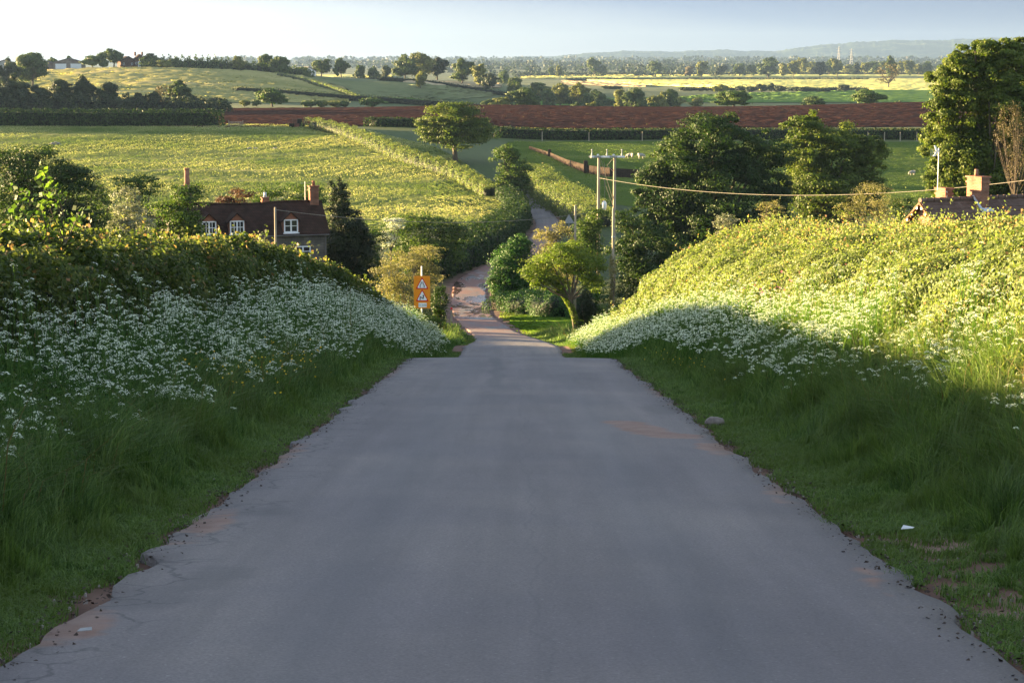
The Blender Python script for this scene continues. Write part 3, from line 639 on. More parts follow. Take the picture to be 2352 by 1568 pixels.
def hedge(name, label, path, width, hgt, mat, dens, leaf, cat="hedge", group=None, noise=.12, core=True, off=0.0, kind=None, tufts=0, base_drop=.15):
    """leafy hedge along ground points path [(x, y)], width and hgt numbers or lists per point"""
    p = np.array(path, float); seg = np.linalg.norm(np.diff(p, axis=0), axis=1); L = np.concatenate([[0], np.cumsum(seg)]); T = L[-1]
    W = np.broadcast_to(np.array(width, float), (len(p),)); H = np.broadcast_to(np.array(hgt, float), (len(p),))
    dn = np.broadcast_to(np.array(dens, float), (len(p),)); lf = np.broadcast_to(np.array(leaf, float), (len(p),))
    n = int(sum(seg[i] * (dn[i] + dn[i + 1]) / 2 * (W[i] + 2 * H[i]) for i in range(len(seg))))
    ts = np.linspace(0, T, 400); pdf = np.interp(ts, L, dn * (W + 2 * H)); cdf = np.cumsum(pdf); cdf /= cdf[-1]
    s = np.interp(rng.random(n), cdf, ts) + rng.normal(0, .05, n)
    x = np.interp(s, L, p[:, 0]); y = np.interp(s, L, p[:, 1]); w = np.interp(s, L, W); h = np.interp(s, L, H)
    k = np.clip(np.searchsorted(L, s) - 1, 0, len(seg) - 1); dirv = np.diff(p, axis=0)[k] / seg[k][:, None]; nrm = np.stack([dirv[:, 1], -dirv[:, 0]], 1)
    tt = np.linspace(0, pi, 721); ex = np.sign(np.cos(tt)) * np.abs(np.cos(tt)) ** .55 * W.mean() / 2; ez = np.sin(tt) ** .55 * H.mean()
    arc = np.concatenate([[0], np.cumsum(np.hypot(np.diff(ex), np.diff(ez)))]); th = np.interp(rng.random(n) * arc[-1], arc, tt)
    cx_ = np.sign(np.cos(th)) * np.abs(np.cos(th)) ** .55; cz_ = np.sin(th) ** .55
    bump = 1 + noise * (np.sin(s * 1.9 + 3 * th) + np.sin(s * .83 + 5 * th + 1) + .8 * np.sin(s * 4.3 - 4 * th)) * .5
    rad = bump * (1 - np.abs(rng.normal(0, .09, n)))
    ox = cx_ * rad * w / 2; oz = cz_ * rad * h
    X = x + nrm[:, 0] * ox; Yy = y + nrm[:, 1] * ox; Z = G(X, Yy) * .5 + G(x, y) * .5 + oz - base_drop + off
    C_ = np.stack([X, Yy, Z], 1)
    Nn = np.stack([nrm[:, 0] * np.cos(th), nrm[:, 1] * np.cos(th), np.sin(th)], 1) + rng.normal(0, .55, (n, 3))
    if tufts:
        m = int(tufts); st = rng.uniform(0, T, m); a = rng.uniform(-.7, .7, m); hh = rng.gamma(2., .09, m) + .05
        rep = 12; st = np.repeat(st, rep); a = np.repeat(a, rep); hh = np.repeat(hh, rep) * rng.random(m * rep)
        wx, hy = np.interp(st, L, W), np.interp(st, L, H); kk = np.clip(np.searchsorted(L, st) - 1, 0, len(seg) - 1); nr = np.stack([dirv_ for dirv_ in (np.diff(p, axis=0)[kk] / seg[kk][:, None])]); nr = np.stack([nr[:, 1], -nr[:, 0]], 1)
        xx = np.interp(st, L, p[:, 0]) + nr[:, 0] * a * wx / 2 + rng.normal(0, .03, m * rep); yy = np.interp(st, L, p[:, 1]) + nr[:, 1] * a * wx / 2 + rng.normal(0, .03, m * rep)
        zz = G(xx, yy) * .5 + G(np.interp(st, L, p[:, 0]), np.interp(st, L, p[:, 1])) * .5 + hy * (.97 - .25 * np.abs(a)) + hh - base_drop + off
        C_ = np.concatenate([C_, np.stack([xx, yy, zz], 1)]); Nn = np.concatenate([Nn, rng.normal(size=(m * rep, 3))]); s = np.concatenate([s, st])
    vv = np.clip(.45 + .15 * np.sin(s * 1.1) * np.sin(s * .37) + rng.normal(0, .22, len(C_)) + (np.concatenate([np.zeros(n), np.full(len(C_) - n, .25)])), .03, 1)
    V, F = leaves(C_, Nn, np.interp(s, L, lf) * rng.uniform(.6, 1.35, len(C_)), .78)
    if core:
        q = np.linspace(.4 * W[0], T - .4 * W[-1], max(8, int(T / max(.6, T / 220)))); xs = np.interp(q, L, p[:, 0]); ys = np.interp(q, L, p[:, 1]); tp = np.clip(np.minimum(q - q[0], q[-1] - q) / (W.mean() * .8) + .15, 0, 1) ** .5; ws = np.interp(q, L, W) * .40 * tp; hs = np.interp(q, L, H) * .74 * tp
        kk = np.clip(np.searchsorted(L, q) - 1, 0, len(seg) - 1); dv = np.diff(p, axis=0)[kk] / seg[kk][:, None]; nr = np.stack([dv[:, 1], -dv[:, 0]], 1)
        prof = [(-1, -.2), (-1, .7), (-.6, 1), (.6, 1), (1, .7), (1, -.2)]
        cv = np.stack([np.stack([xs + nr[:, 0] * a * ws, ys + nr[:, 1] * a * ws, .5 * G(xs, ys) + .5 * G(xs + nr[:, 0] * a * ws, ys + nr[:, 1] * a * ws) + b * hs + off], 1) for a, b in prof], 1).reshape(-1, 3)
        cf = [[i * 6 + j, (i + 1) * 6 + j, (i + 1) * 6 + (j + 1) % 6, i * 6 + (j + 1) % 6] for i in range(len(q) - 1) for j in range(6)]
        cf += [[0, 1, 2, 3], [0, 3, 4, 5]]; e = (len(q) - 1) * 6; cf += [[e, e + 3, e + 2, e + 1], [e, e + 5, e + 4, e + 3]]
        F = np.concatenate([F, np.array(cf) + len(V)]); V = np.concatenate([V, cv]); vv = np.concatenate([vv, np.zeros(len(cf))])
    o = mesh_np(name, V, F, mat, None, vv)
    tag(o, label, cat, group) if kind is None else tag(o, kind=kind)
    return o

# ------------------------------------------------------------------ hills on the skyline and the air
def hills(name, cols, Y0, depth, mat, base=-26):
    u = np.array([c[0] for c in cols], float); v = np.array([c[1] for c in cols], float)
    U = np.linspace(u[0], u[-1], 500); top = P(U, np.interp(U, u, v), Y0 + depth * .5)
    k = np.linspace(0, 1, 14); prof = np.sin(np.minimum(k * 1.25, 1) * pi / 2) ** .8 * np.where(k > .8, 1 - (k - .8) * 3, 1)
    X = (U[None] - 1176) / FPX * (Y0 + depth * k[:, None]); Y = Y0 + depth * k[:, None] + 0 * U[None]
    nz = sum(np.sin(U * f + q) * a for f, q, a in ((.031, 1, 2.5), (.083, 2, 1.4), (.21, 3, .3), (.47, 4, .2))) * 1.6 + rng.normal(0, .5, len(U))
    Z = base + (top[2][None] + nz[None] - base) * prof[:, None] + rng.normal(0, 2.5, X.shape) * (prof[:, None] > .2)
    return tag(mesh_np(name, np.stack([X, Y, Z], -1), grid_faces(500, 14), mat), kind="structure")
M['hills'] = field_mat("wooded_hill", (.03, .05, .03), (.07, .10, .05), (.20, .22, .11), .004)
hills("hills", [(1100, 150), (1240, 140), (1300, 126), (1340, 121), (1450, 118), (1640, 116), (1790, 116), (1860, 106), (1950, 95), (2050, 93), (2150, 90), (2300, 86), (2500, 84), (2900, 95)], 13200, 1500, M['hills'])
hills("hills", [(560, 150), (640, 141), (720, 138), (830, 139), (980, 136), (1100, 134), (1200, 131), (1330, 130), (1420, 140), (1600, 152)], 14800, 1200, M['hills'])

hz = MB().box((0, 8450, 40), (18600, 17300, 150)); hz.V[0][:, 2] = np.where(hz.V[0][:, 2] < 0, GZ.min() - 1.5, 215)
hm, hnt, hout = new_mat("haze_air")
pv = N(hnt, "ShaderNodeVolumePrincipled"); pv.inputs["Color"].default_value = (.155, .235, .40, 1); pv.inputs["Density"].default_value = HAZE; pv.inputs["Anisotropy"].default_value = .15
hnt.links.new(pv.outputs[0], hout.inputs["Volume"])
tag(hz.build("haze", hm), kind="stuff")

# ------------------------------------------------------------------ verges: grass, herbs, flowers
def blades(x, y, h, w, lean, name, mat, colr=None, th=None):
    n = len(x); z = G(x, y); th = rng.uniform(0, 2 * pi, n) if th is None else th; ph = rng.uniform(0, 2 * pi, n)
    d = np.stack([np.cos(th), np.sin(th), np.zeros(n)], 1); s = np.stack([-np.sin(ph), np.cos(ph), np.zeros(n)], 1) * (w / 2)[:, None]
    b = np.stack([x, y, z - .01], 1); L = (h * lean)[:, None]; up = np.array([0, 0, 1.])
    p1 = b + d * L * .25 + up * (h * .55)[:, None]; p2 = b + d * L + up * (h * (1 - .35 * lean))[:, None]
    V = np.stack([b - s, b + s, p1 + s * .8, p1 - s * .8, p2 + s * .15, p2 - s * .15], 1).reshape(-1, 3)
    q = np.arange(n) * 6; F = np.concatenate([np.stack([q, q + 1, q + 2, q + 3], 1), np.stack([q + 3, q + 2, q + 4, q + 5], 1)])
    v = rng.beta(2, 2, n) if colr is None else colr
    return mesh_np(name, V, F, mat, None, np.concatenate([v, v]))
def strip(side, y0, y1, d0, d1, dens):
    n = int((y1 - y0) * (d1 - d0) * dens); y = rng.uniform(y0, y1, n); d = rng.uniform(d0, d1, n)
    return road_x(y) + side * (road_w(y) / 2 + d), y, d
def pnoise(x, y, s=1.0):
    return (np.sin(x * 1.7 * s + 1.3) * np.sin(y * 1.1 * s + .4) + np.sin(x * 3.1 * s + y * 1.9 * s) * .6 + np.sin(x * .7 * s - y * 2.3 * s + 2) * .6) / 2.2
def verge_grass(side, name):
    xs, ys, ds = [], [], []
    for y0, y1, dens, dm in ((5, 12, 2300, 4.2), (12, 20, 1900, 4.6), (20, 32, 1000, 4.4), (32, 50, 520, 4.0), (50, 100, 240, 3.8), (100, 128, 160, 3)):
        x, y, d = strip(side, y0, y1, -.10, dm, dens); xs.append(x); ys.append(y); ds.append(d)
    x, y, d = map(np.concatenate, (xs, ys, ds))
    nz = pnoise(x, y, 1.6); fine = pnoise(x, y, 6)
    edge = -.03 + .13 * (pnoise(0 * x, y, 2.3) + .5) + .10 * fine
    keep = (d > edge * rng.uniform(.5, 1.3, len(d))) & ~((fine + rng.normal(0, .3, len(d)) < -.35) & (d < .75))
    if side > 0: keep &= ~((np.abs(y - 11.3) < 2.0) & (np.abs(d - .42 - .12 * np.sin(y * 2.2)) < .26) & (fine + rng.normal(0, .25, len(d)) < .12)) 
    keep &= ~((y > 89) & (y < 97.5) & (d < 2.5)) & ~((y > 120) & (side < 0))
    x, y, d, nz = x[keep], y[keep], d[keep], nz[keep]
    grow = smooth((d - .25) / (1.1 if side < 0 else 1.7))
    h = (.05 + .52 * grow) * (1 + .55 * nz) * rng.uniform(.45, 1.25, len(d))
    w = np.interp(y, [5, 20, 50, 100], [.0045, .006, .013, .028]) * rng.uniform(.7, 1.4, len(d))
    c = rng.beta(2.2, 2.6, len(d)); c = np.where(c > .93, .9, c); r = rng.random(len(d)); c = np.where((r > .988) & (grow > .6), .985, c)
    h = np.where(c > .95, h * 1.35 + .05, h)
    cs = .19; ix = np.floor((x + .06 * np.sin(y * 9)) / cs); iy = np.floor((y + .06 * np.sin(x * 11)) / cs)
    hsh = lambda k: np.modf(np.abs(np.sin(ix * 12.9898 + iy * 78.233 + k) * 43758.5453))[0]
    mk = hsh(1.) ; dirn = hsh(2.) * 2 * pi; h = h * (.62 + .75 * hsh(3.)); c = np.where(c < .95, np.clip(c + (mk - .5) * .55, .02, .94), c)
    x = x + (ix * cs + cs / 2 - x) * .35 * (hsh(5.) > .3); y = y + (iy * cs + cs / 2 - y) * .35 * (hsh(5.) > .3)
    o = blades(x, y, h, w * 1.25, np.clip(rng.normal(.35 + .55 * hsh(4.), .2, len(d)), .05, 1.15) * (.6 + .5 * grow), name, M['grass'], c, th=dirn + rng.normal(0, .75, len(d))); tag(o, kind="stuff")
verge_grass(-1, "verge_grass"); verge_grass(1, "verge_grass")
for side in (-1, 1):
    A_ = [strip(side, a_, b_, -.12, dm_, de_) for a_, b_, dm_, de_ in ((6, 14, .9, 4200), (14, 24, .8, 2400), (24, 45, .7, 1000), (45, 88, .6, 380))]
    x, y, d = [np.concatenate(q) for q in zip(*A_)]
    k = (d > -.04 + .08 * rng.random(len(d)) + .11 * (pnoise(0 * x, y, 2.3) + .4)) & (pnoise(x, y, 5) + rng.normal(0, .35, len(d)) > -.45)
    if side > 0: k &= ~((np.abs(y - 11.3) < 2.0) & (np.abs(d - .42 - .12 * np.sin(y * 2.2)) < .24) & (pnoise(x, y, 6) + rng.normal(0, .25, len(d)) < .12))
    x, y, d = x[k], y[k], d[k]
    tag(blades(x, y, rng.uniform(.02, .075, len(x)) + .04 * smooth(d), np.interp(y, [6, 20, 88], [.006, .009, .03]), rng.uniform(.4, 1.2, len(x)), "short_grass", M['grass'], rng.beta(2, 2, len(x)) * .6 + .3), kind="stuff")
# lawn blades at the junction and rough grass round the sign
x = rng.uniform(-1, 9, 26000); y = rng.uniform(118, 166, 26000)
k = (x > road_x(y) + road_w(y) / 2 + .5 + .5 * pnoise(x, y)); x, y = x[k], y[k]
tag(blades(x, y, rng.uniform(.04, .12, len(x)), np.full(len(x), .06), rng.uniform(.2, .9, len(x)), "lawn_grass", M['bright']), kind="stuff")
x = rng.uniform(-16, -2, 30000); y = rng.uniform(97, 140, 30000)
k = (x < road_x(y) - road_w(y) / 2 - .6 + .5 * pnoise(x, y)) & ~(((x + 5.5) / 3.5) ** 2 + ((y - 131) / 5.5) ** 2 < 1); x, y = x[k], y[k]
tag(blades(x, y, rng.uniform(.08, .45, len(x)), np.full(len(x), .05), rng.uniform(.2, .9, len(x)), "rough_grass", M['herb']), kind="stuff")

def litter_(side):
    x, y, d = strip(side, 6, 60, -.22, .35, 520); k = rng.random(len(x)) < np.exp(-((d - .02) / .16) ** 2) * (.5 + .5 * pnoise(x, y, 3)); x, y = x[k], y[k]
    C_ = np.stack([x, y, G(x, y) + .018 + rng.uniform(0, .012, len(x))], 1)
    return C_
C_ = np.concatenate([litter_(-1), litter_(1)])
V, F = leaves(C_, rng.normal(0, .35, C_.shape) + [0, 0, 1], rng.uniform(.010, .04, len(C_))); tag(mesh_np("fallen_leaves", V, F, M['litter']), kind="stuff")
C2 = np.concatenate([litter_(-1), litter_(1), np.stack([(lambda a: a)(rng.uniform(2.2, 3.5, 900)), rng.uniform(8, 14, 900), np.zeros(900)], 1)])
C2[:, 2] = G(C2[:, 0], C2[:, 1]) + .012
mb = MB()
for c in C2[::7]: mb.box(c, rng.uniform(.006, .022, 3), rng.uniform(0, 3), .6)
tag(mb.build("gravel", M['pebble']), kind="stuff")

def herbs(side, name, segs, mat, hscale, ret=False, dlo=.9):
    """feathery leaf fill of the flower bank"""
    A = []
    for y0, y1, d0, d1, dens, sz in segs:
        x, y, d = strip(side, y0, y1, d0, d1, dens); A.append((x, y, d, np.full(len(x), sz)))
    x, y, d, sz = [np.concatenate(q) for q in zip(*A)]
    top = hscale * smooth((d - dlo + .3) / 1.3) * (1 + .3 * pnoise(x, y, 1.2))
    z = G(x, y) + top * np.abs(rng.beta(2.4, 1.2, len(x)))
    C_ = np.stack([x, y, z], 1)
    V, F = leaves(C_, rng.normal(size=C_.shape) + [0, 0, .4], sz * rng.uniform(.6, 1.4, len(x)), .38)
    v = np.clip(rng.normal(.45, .22, len(x)) + .15 * pnoise(x, y, .8), 0, 1)
    return tag(mesh_np(name, V, F, mat, None, v), kind="stuff")
SEG = [(12, 22, .9, 4.2, 1500, .045), (22, 34, .75, 4.2, 1100, .06), (34, 55, .6, 4.0, 600, .08), (55, 98, .5, 3.8, 300, .11)]
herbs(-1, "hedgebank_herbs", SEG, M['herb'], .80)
herbs(1, "hedgebank_herbs", [(14, 22, 1.9, 4.6, 1100, .045), (22, 34, 1.4, 4.6, 1000, .06), (34, 55, .9, 4.4, 600, .08), (55, 100, .5, 4.2, 330, .11)], M['herb_sunlit'], .7, dlo=1.6)

def parsley(side, segs, nm, hmul=1.0):
    FV, SV = [], []
    for y0, y1, d0, d1, dens, nq, qs in segs:
        x, y, d = strip(side, y0, y1, d0, d1, dens / 4.)
        k = rng.random(len(x)) < np.clip(.55 + .75 * pnoise(x, y, .9) + .3 * pnoise(x, y, 3), .05, 1); x, y, d = x[k], y[k], d[k]
        k = rng.random(len(x)) < smooth((d - d0) / .9) * (1 - .5 * smooth((d - d1 + .6) / .6)) + .04; x, y, d = x[k], y[k], d[k]
        x = np.repeat(x, 5); y = np.repeat(y, 5); d = np.repeat(d, 5); x = x + rng.normal(0, .11, len(x)); y = y + rng.normal(0, .13, len(x))
        n = len(x); h = hmul * np.repeat(rng.normal(1, .17, n // 5), 5) * (.5 + .45 * smooth((d - d0) / 1.6)) * rng.normal(1, .09, n)
        c = np.stack([x, y, G(x, y) + h], 1); R = rng.uniform(.024, .048, n)
        # stems
        b = np.stack([x + rng.normal(0, .12, n), y + rng.normal(0, .12, n), G(x, y) + .05], 1)
        s = np.array([1., .3, 0]) * (.0028 + qs * .12); m_ = (b * .4 + c * .6)
        SV.append(np.stack([b - s, b + s, c + s * .6, c - s * .6], 1).reshape(-1, 3))
        # umbellets on a low dome
        a = rng.uniform(0, 2 * pi, (n, nq)); r = np.sqrt(rng.random((n, nq))) * R[:, None]
        tilt = rng.normal(0, .25, (n, 2))
        ox, oy = r * np.cos(a), r * np.sin(a)
        q = np.stack([c[:, None, 0] + ox, c[:, None, 1] + oy, c[:, None, 2] - r ** 2 / R[:, None] * .55 + ox * tilt[:, :1] + oy * tilt[:, 1:]], -1).reshape(-1, 3)
        V, _ = leaves(q, rng.normal(0, .35, q.shape) + [0, -.15, 1], qs * rng.uniform(.7, 1.25, len(q)), .9); FV.append(V)
    V = np.concatenate(FV); tag(mesh_np("cow_parsley_flowers", V, np.arange(len(V)).reshape(-1, 4), M['white'], None, rng.random(len(V) // 4)), kind="stuff")
    V = np.concatenate(SV); tag(mesh_np("cow_parsley_stems", V, np.arange(len(V)).reshape(-1, 4), M['herb'], None, rng.random(len(V) // 4)), kind="stuff")
parsley(-1, [(10, 20, .95, 3.0, 150, 26, .013), (20, 32, .8, 3.2, 170, 20, .016), (32, 52, .6, 3.2, 150, 12, .022), (52, 92, .5, 3.2, 110, 7, .032)], "left")
parsley(1, [(14, 24, 1.5, 3.2, 95, 30, .014), (24, 34, 1.0, 2.8, 165, 22, .018), (34, 52, .75, 2.5, 170, 14, .024), (52, 99, .5, 2.5, 130, 8, .034)], "right", .95)
def dots(name, mat, side, n, yr, dr_, h, size, blobs):
    by = rng.uniform(*yr, blobs); bd = rng.uniform(*dr_, blobs); k = rng.integers(0, blobs, n)
    y = by[k] + rng.normal(0, .5, n); d = bd[k] + rng.normal(0, .25, n); x = side * (2.25 + d)
    C_ = np.stack([x, y, G(x, y) + rng.uniform(*h, n)], 1); V, F = leaves(C_, rng.normal(0, .5, C_.shape) + [0, -.6, .8], size * rng.uniform(.7, 1.2, n), .9)
    tag(mesh_np(name, V, F, mat, None, rng.random(n)), kind="stuff")
dots("buttercups", M['yellow'], -1, 170, (22, 34), (.9, 1.6), (.35, .7), .03, 14)
dots("buttercups", M['yellow'], 1, 60, (25, 45), (.5, 1.4), (.15, .4), .022, 10)
dots("red_campion", M['pink'], 1, 60, (33, 44), (2.3, 3.4), (.8, 1.15), .05, 5)

# ------------------------------------------------------------------ near hedges
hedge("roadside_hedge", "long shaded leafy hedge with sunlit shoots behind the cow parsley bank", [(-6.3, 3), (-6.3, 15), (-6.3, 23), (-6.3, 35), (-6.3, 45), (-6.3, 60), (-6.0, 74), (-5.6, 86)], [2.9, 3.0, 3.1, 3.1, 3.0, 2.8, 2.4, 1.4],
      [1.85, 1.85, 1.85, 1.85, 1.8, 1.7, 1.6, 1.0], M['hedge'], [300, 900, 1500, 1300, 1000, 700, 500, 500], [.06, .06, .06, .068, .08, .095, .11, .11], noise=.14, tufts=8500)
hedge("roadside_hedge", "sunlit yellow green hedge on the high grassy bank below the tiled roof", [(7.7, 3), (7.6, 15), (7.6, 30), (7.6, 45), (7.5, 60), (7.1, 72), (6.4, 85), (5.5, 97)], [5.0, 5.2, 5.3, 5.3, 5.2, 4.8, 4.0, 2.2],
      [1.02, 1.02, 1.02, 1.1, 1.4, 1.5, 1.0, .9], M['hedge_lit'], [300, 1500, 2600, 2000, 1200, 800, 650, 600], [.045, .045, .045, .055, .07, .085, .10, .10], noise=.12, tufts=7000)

# ------------------------------------------------------------------ middle distance hedges
def gp(u, Y): return (float(ray(u, 450)[0] * Y), Y)
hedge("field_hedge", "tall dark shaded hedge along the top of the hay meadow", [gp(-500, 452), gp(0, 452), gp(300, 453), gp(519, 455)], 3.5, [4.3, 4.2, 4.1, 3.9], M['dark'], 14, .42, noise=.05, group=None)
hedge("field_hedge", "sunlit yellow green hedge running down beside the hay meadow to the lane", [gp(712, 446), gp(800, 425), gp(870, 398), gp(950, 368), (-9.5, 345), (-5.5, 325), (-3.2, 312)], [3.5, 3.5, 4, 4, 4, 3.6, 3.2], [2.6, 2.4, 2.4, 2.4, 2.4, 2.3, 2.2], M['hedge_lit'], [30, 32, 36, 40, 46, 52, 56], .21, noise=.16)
hedge("lane_hedge", "dark overgrown hedge on the outer side of the lane bend", [(-9.5, 196), (-7.8, 206), (-5.6, 218), (-3.6, 232), (-1.4, 250), (.6, 272), (.4, 296), (-1.2, 312)], [3, 3.5, 4.2, 4.5, 4.5, 3.8, 3.2, 3], [2.4, 2.8, 3.2, 3.4, 3.2, 2.8, 2.4, 2.2], M['dark'], 60, .24, noise=.2)  # dark leaf colour stands in for the shadow on the hedge face
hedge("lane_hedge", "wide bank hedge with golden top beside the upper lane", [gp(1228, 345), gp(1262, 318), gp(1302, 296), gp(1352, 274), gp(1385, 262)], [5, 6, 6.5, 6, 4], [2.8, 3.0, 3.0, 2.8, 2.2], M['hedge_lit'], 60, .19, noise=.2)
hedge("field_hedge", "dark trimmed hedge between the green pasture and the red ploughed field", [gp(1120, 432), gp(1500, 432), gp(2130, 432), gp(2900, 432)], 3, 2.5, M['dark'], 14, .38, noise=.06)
hedge("field_hedge", "low rough hedge strip on the near edge of the ploughed field", [gp(1150, 452), gp(1500, 452), gp(2130, 452), gp(2900, 452)], 2.5, .9, M['olive'], 9, .38, noise=.15, core=False)
hedge("field_hedge", "short dark hedge behind the round oak", [gp(840, 452), gp(940, 450), gp(1010, 446)], 3, 2.2, M['dark'], 14, .38, noise=.06)
hedge("undergrowth_hedge", "low dark bramble undergrowth beneath the leaning tree", [(-.6, 172), (1.5, 166), (4, 158), (6.5, 152)], [3.5, 4, 4.5, 4], [1.5, 1.7, 2.0, 2.2], M['ivy'], 150, .13, noise=.25)
hedge("undergrowth_hedge", "shaded scrub at the foot of the buff shrub beside the warning sign", [(-12, 116), (-8.5, 114), (-5.6, 113), (-4.4, 111)], [3, 3, 2.4, 1.6], [1.6, 2.0, 1.9, 1.2], M['mid'], 140, .10, noise=.25)

# fence posts before the dark hedge
for k, u in enumerate((1245, 1352, 1474, 1990, 2028, 2064, 2102)):
    x, y = gp(u, 428); z = float(G(x, y)); mb = MB().box((0, 0, .9), (.16, .16, 1.9), .3, .9).box((0, 0, 1.9), (.12, .12, .1), .3, .2)
    o = mb.build("fence_post", M['polewood']); o.location = (x, y, z)
    tag(o, "weathered wooden fence post standing before the dark pasture hedge", "post", "posts along the dark pasture hedge")
# red sandstone wall between lane hedge and pasture
wp = [gp(1215, 402), gp(1262, 384), gp(1300, 366), gp(1345, 352), gp(1400, 346), gp(1500, 343)]
wh = [.7, .9, 1.15, 1.5, 1.6, 1.6]
mb = MB()
for (a, b), h1, h2 in zip(zip(wp[:-1], wp[1:]), wh[:-1], wh[1:]):
    za, zb = float(G(*a)), float(G(*b))
    mb.prism([(a[0], a[1], za - .5), (b[0], b[1], zb - .5), (b[0], b[1], zb + h2), (a[0], a[1], za + h1)], (0, 0, 0), (0, .5, 0))
mb.box((*wp[3], float(G(*wp[3])) + 1.0), (.7, .9, 2.5)).box((*wp[1], float(G(*wp[1])) + .6), (.6, .8, 1.7))
tag(mb.build("field_wall", M['sandstone']), "reddish brown stone wall dividing the pasture from the lane hedge", "wall")

# ------------------------------------------------------------------ meadow and pasture tufts
def tufts(name, mat, n, ucols, ynear, yfar, hr, wr, ymul=1.0, keepf=None):
    u = rng.uniform(ucols[0], ucols[-1], n); y0 = np.interp(u, ucols, ynear); y1 = np.interp(u, ucols, yfar)
    y = np.sqrt(rng.random(n) * (y1 ** 2 - y0 ** 2) + y0 ** 2); x = (u - 1176) / FPX / 1.005 * y
    k = np.ones(n, bool) if keepf is None else keepf(x, y); x, y = x[k], y[k]; n = len(x)
    h = rng.uniform(*hr, n); w = rng.uniform(*wr, n); th = rng.uniform(0, pi, n); z = G(x, y)
    s = np.stack([np.cos(th) * w / 2, np.sin(th) * w / 2, 0 * w], 1); b = np.stack([x, y, z], 1); l = rng.normal(0, .25, (n, 3)) * h[:, None]; l[:, 2] = h
    V = np.stack([b - s * .6, b + s * .6, b + l * .9 + s, b + l - s], 1).reshape(-1, 3)
    return tag(mesh_np(name, V, np.arange(4 * n).reshape(n, 4), mat, None, rng.beta(1.6, 1.6, n)), kind="stuff")
pat = lambda x, y: rng.random(len(x)) < np.clip(.55 + .5 * (np.sin(y * .16 + .6 * np.sin(x * .05)) + .8 * np.sin(x * .11 + y * .21) + .6 * np.sin(x * .37 - y * .29)), .15, 1) * (.72 + .28 * np.sin(2 * pi * (x * .85 - y * .30 + 1.5 * np.sin(y * .03)) / 3.4))
tufts("meadow_grass", M['straw'], 800000, mu, mn + 0, mf, (.16, .36), (.08, .17), keepf=pat)
M['turf_tuft'] = leaf_mat("pasture_blade", [(0, (.05, .09, .015)), (.6, (.10, .15, .025)), (1, (.17, .22, .05))], .35)
tufts("pasture_grass", M['turf_tuft'], 150000, [1180, 2900], [295, 295], [424, 424], (.05, .16), (.12, .3))
M['clod'] = surf("red_clods", [(.3, (.09, .037, .024)), (.6, (.17, .07, .045)), (.8, (.24, .12, .07))], .8)
M['weed'] = leaf_mat("ploughland_weed", [(0, (.05, .05, .015)), (1, (.11, .09, .035))], .3)
tufts("ploughland_weeds", M['weed'], 9000, [-500, 2900], [472, 468], [635, 635], (.1, .3), (.15, .4), keepf=lambda x, y: np.sin(x * .05 + 1) * np.sin(y * .2 + x * .03) + rng.normal(0, .4, len(x)) > .3)
M['hillgrass'] = leaf_mat("hill_seed_head", [(0, (.16, .17, .06)), (.5, (.28, .25, .10)), (1, (.42, .35, .18))], .35, .8, .1)
tufts("hill_grass", M['hillgrass'], 60000, [60, 300, 600, 800], [745, 745, 760, 820], [1000, 1005, 1000, 900], (.4, .9), (.6, 1.4))
M['cropear'] = leaf_mat("yellow_crop_ear", [(0, (.40, .38, .10)), (1, (.66, .60, .2))], .35, .8, .1)
# ------------------------------------------------------------------ trees and shrubs of the valley
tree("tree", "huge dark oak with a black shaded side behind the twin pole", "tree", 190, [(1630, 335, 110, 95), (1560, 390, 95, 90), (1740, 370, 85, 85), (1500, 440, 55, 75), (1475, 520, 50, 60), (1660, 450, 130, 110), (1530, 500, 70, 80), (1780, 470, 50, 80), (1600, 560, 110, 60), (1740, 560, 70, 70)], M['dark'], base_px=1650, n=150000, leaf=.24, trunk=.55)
tree("tree", "yellow green broad tree beyond the huge dark oak", "tree", 222, [(1850, 300, 60, 45), (1840, 370, 75, 75), (1930, 350, 75, 70), (2000, 360, 50, 60), (1900, 440, 110, 80), (1990, 430, 60, 60)], M['oak'], base_px=1900, n=95000, leaf=.26, trunk=.5)
tree("tree", "tall airy light green tree rising behind the tiled roof and chimneys", "tree", 152, [(2215, 160, 75, 65), (2310, 150, 80, 70), (2190, 260, 75, 75), (2290, 250, 90, 90), (2390, 220, 80, 100), (2170, 330, 65, 75), (2250, 205, 85, 75), (2175, 215, 62, 62), (2260, 125, 70, 42), (2165, 410, 60, 60), (2350, 120, 70, 40), (2230, 360, 90, 80), (2330, 350, 90, 90), (2200, 440, 60, 50), (2300, 450, 80, 50)], M['oak'], base_px=2290, n=270000, leaf=.21, trunk=.45, clump=(.15, .26), twigs=12)
tree("tree", "thin pinkish bare twigged tree in front of the tall airy tree", "tree", 135, [(2320, 300, 40, 80), (2345, 380, 45, 60)], M['brown'], base_px=2330, n=3000, leaf=.09, trunk=.10, twigs=60, skirt=False)
tree("tree", "round golden green oak standing in the lit meadow hedge", "tree", 372, [(1040, 270, 65, 40), (990, 300, 45, 40), (1090, 300, 55, 38), (1045, 315, 85, 38)], M['oak'], base_px=1047, n=34000, leaf=.36, trunk=.5, skirt=False)
tree("tree", "small bright green tree overhanging the upper lane", "tree", 318, [(1165, 360, 38, 32), (1185, 395, 42, 40), (1165, 425, 36, 32)], M['mid'], base_px=1172, n=14000, leaf=.32, trunk=.3)
tree("tree", "leaning bright yellow green tree with ivy on its slanting trunk", "tree", 130, [(1300, 600, 78, 42), (1240, 628, 48, 36), (1352, 612, 52, 46), (1285, 650, 34, 26), (1240, 645, 32, 30), (1365, 655, 36, 26), (1310, 575, 50, 26)], M['bright'], base_px=1326, n=24000, leaf=.12, trunk=.16, clump=(.2, .34), skirt=False)
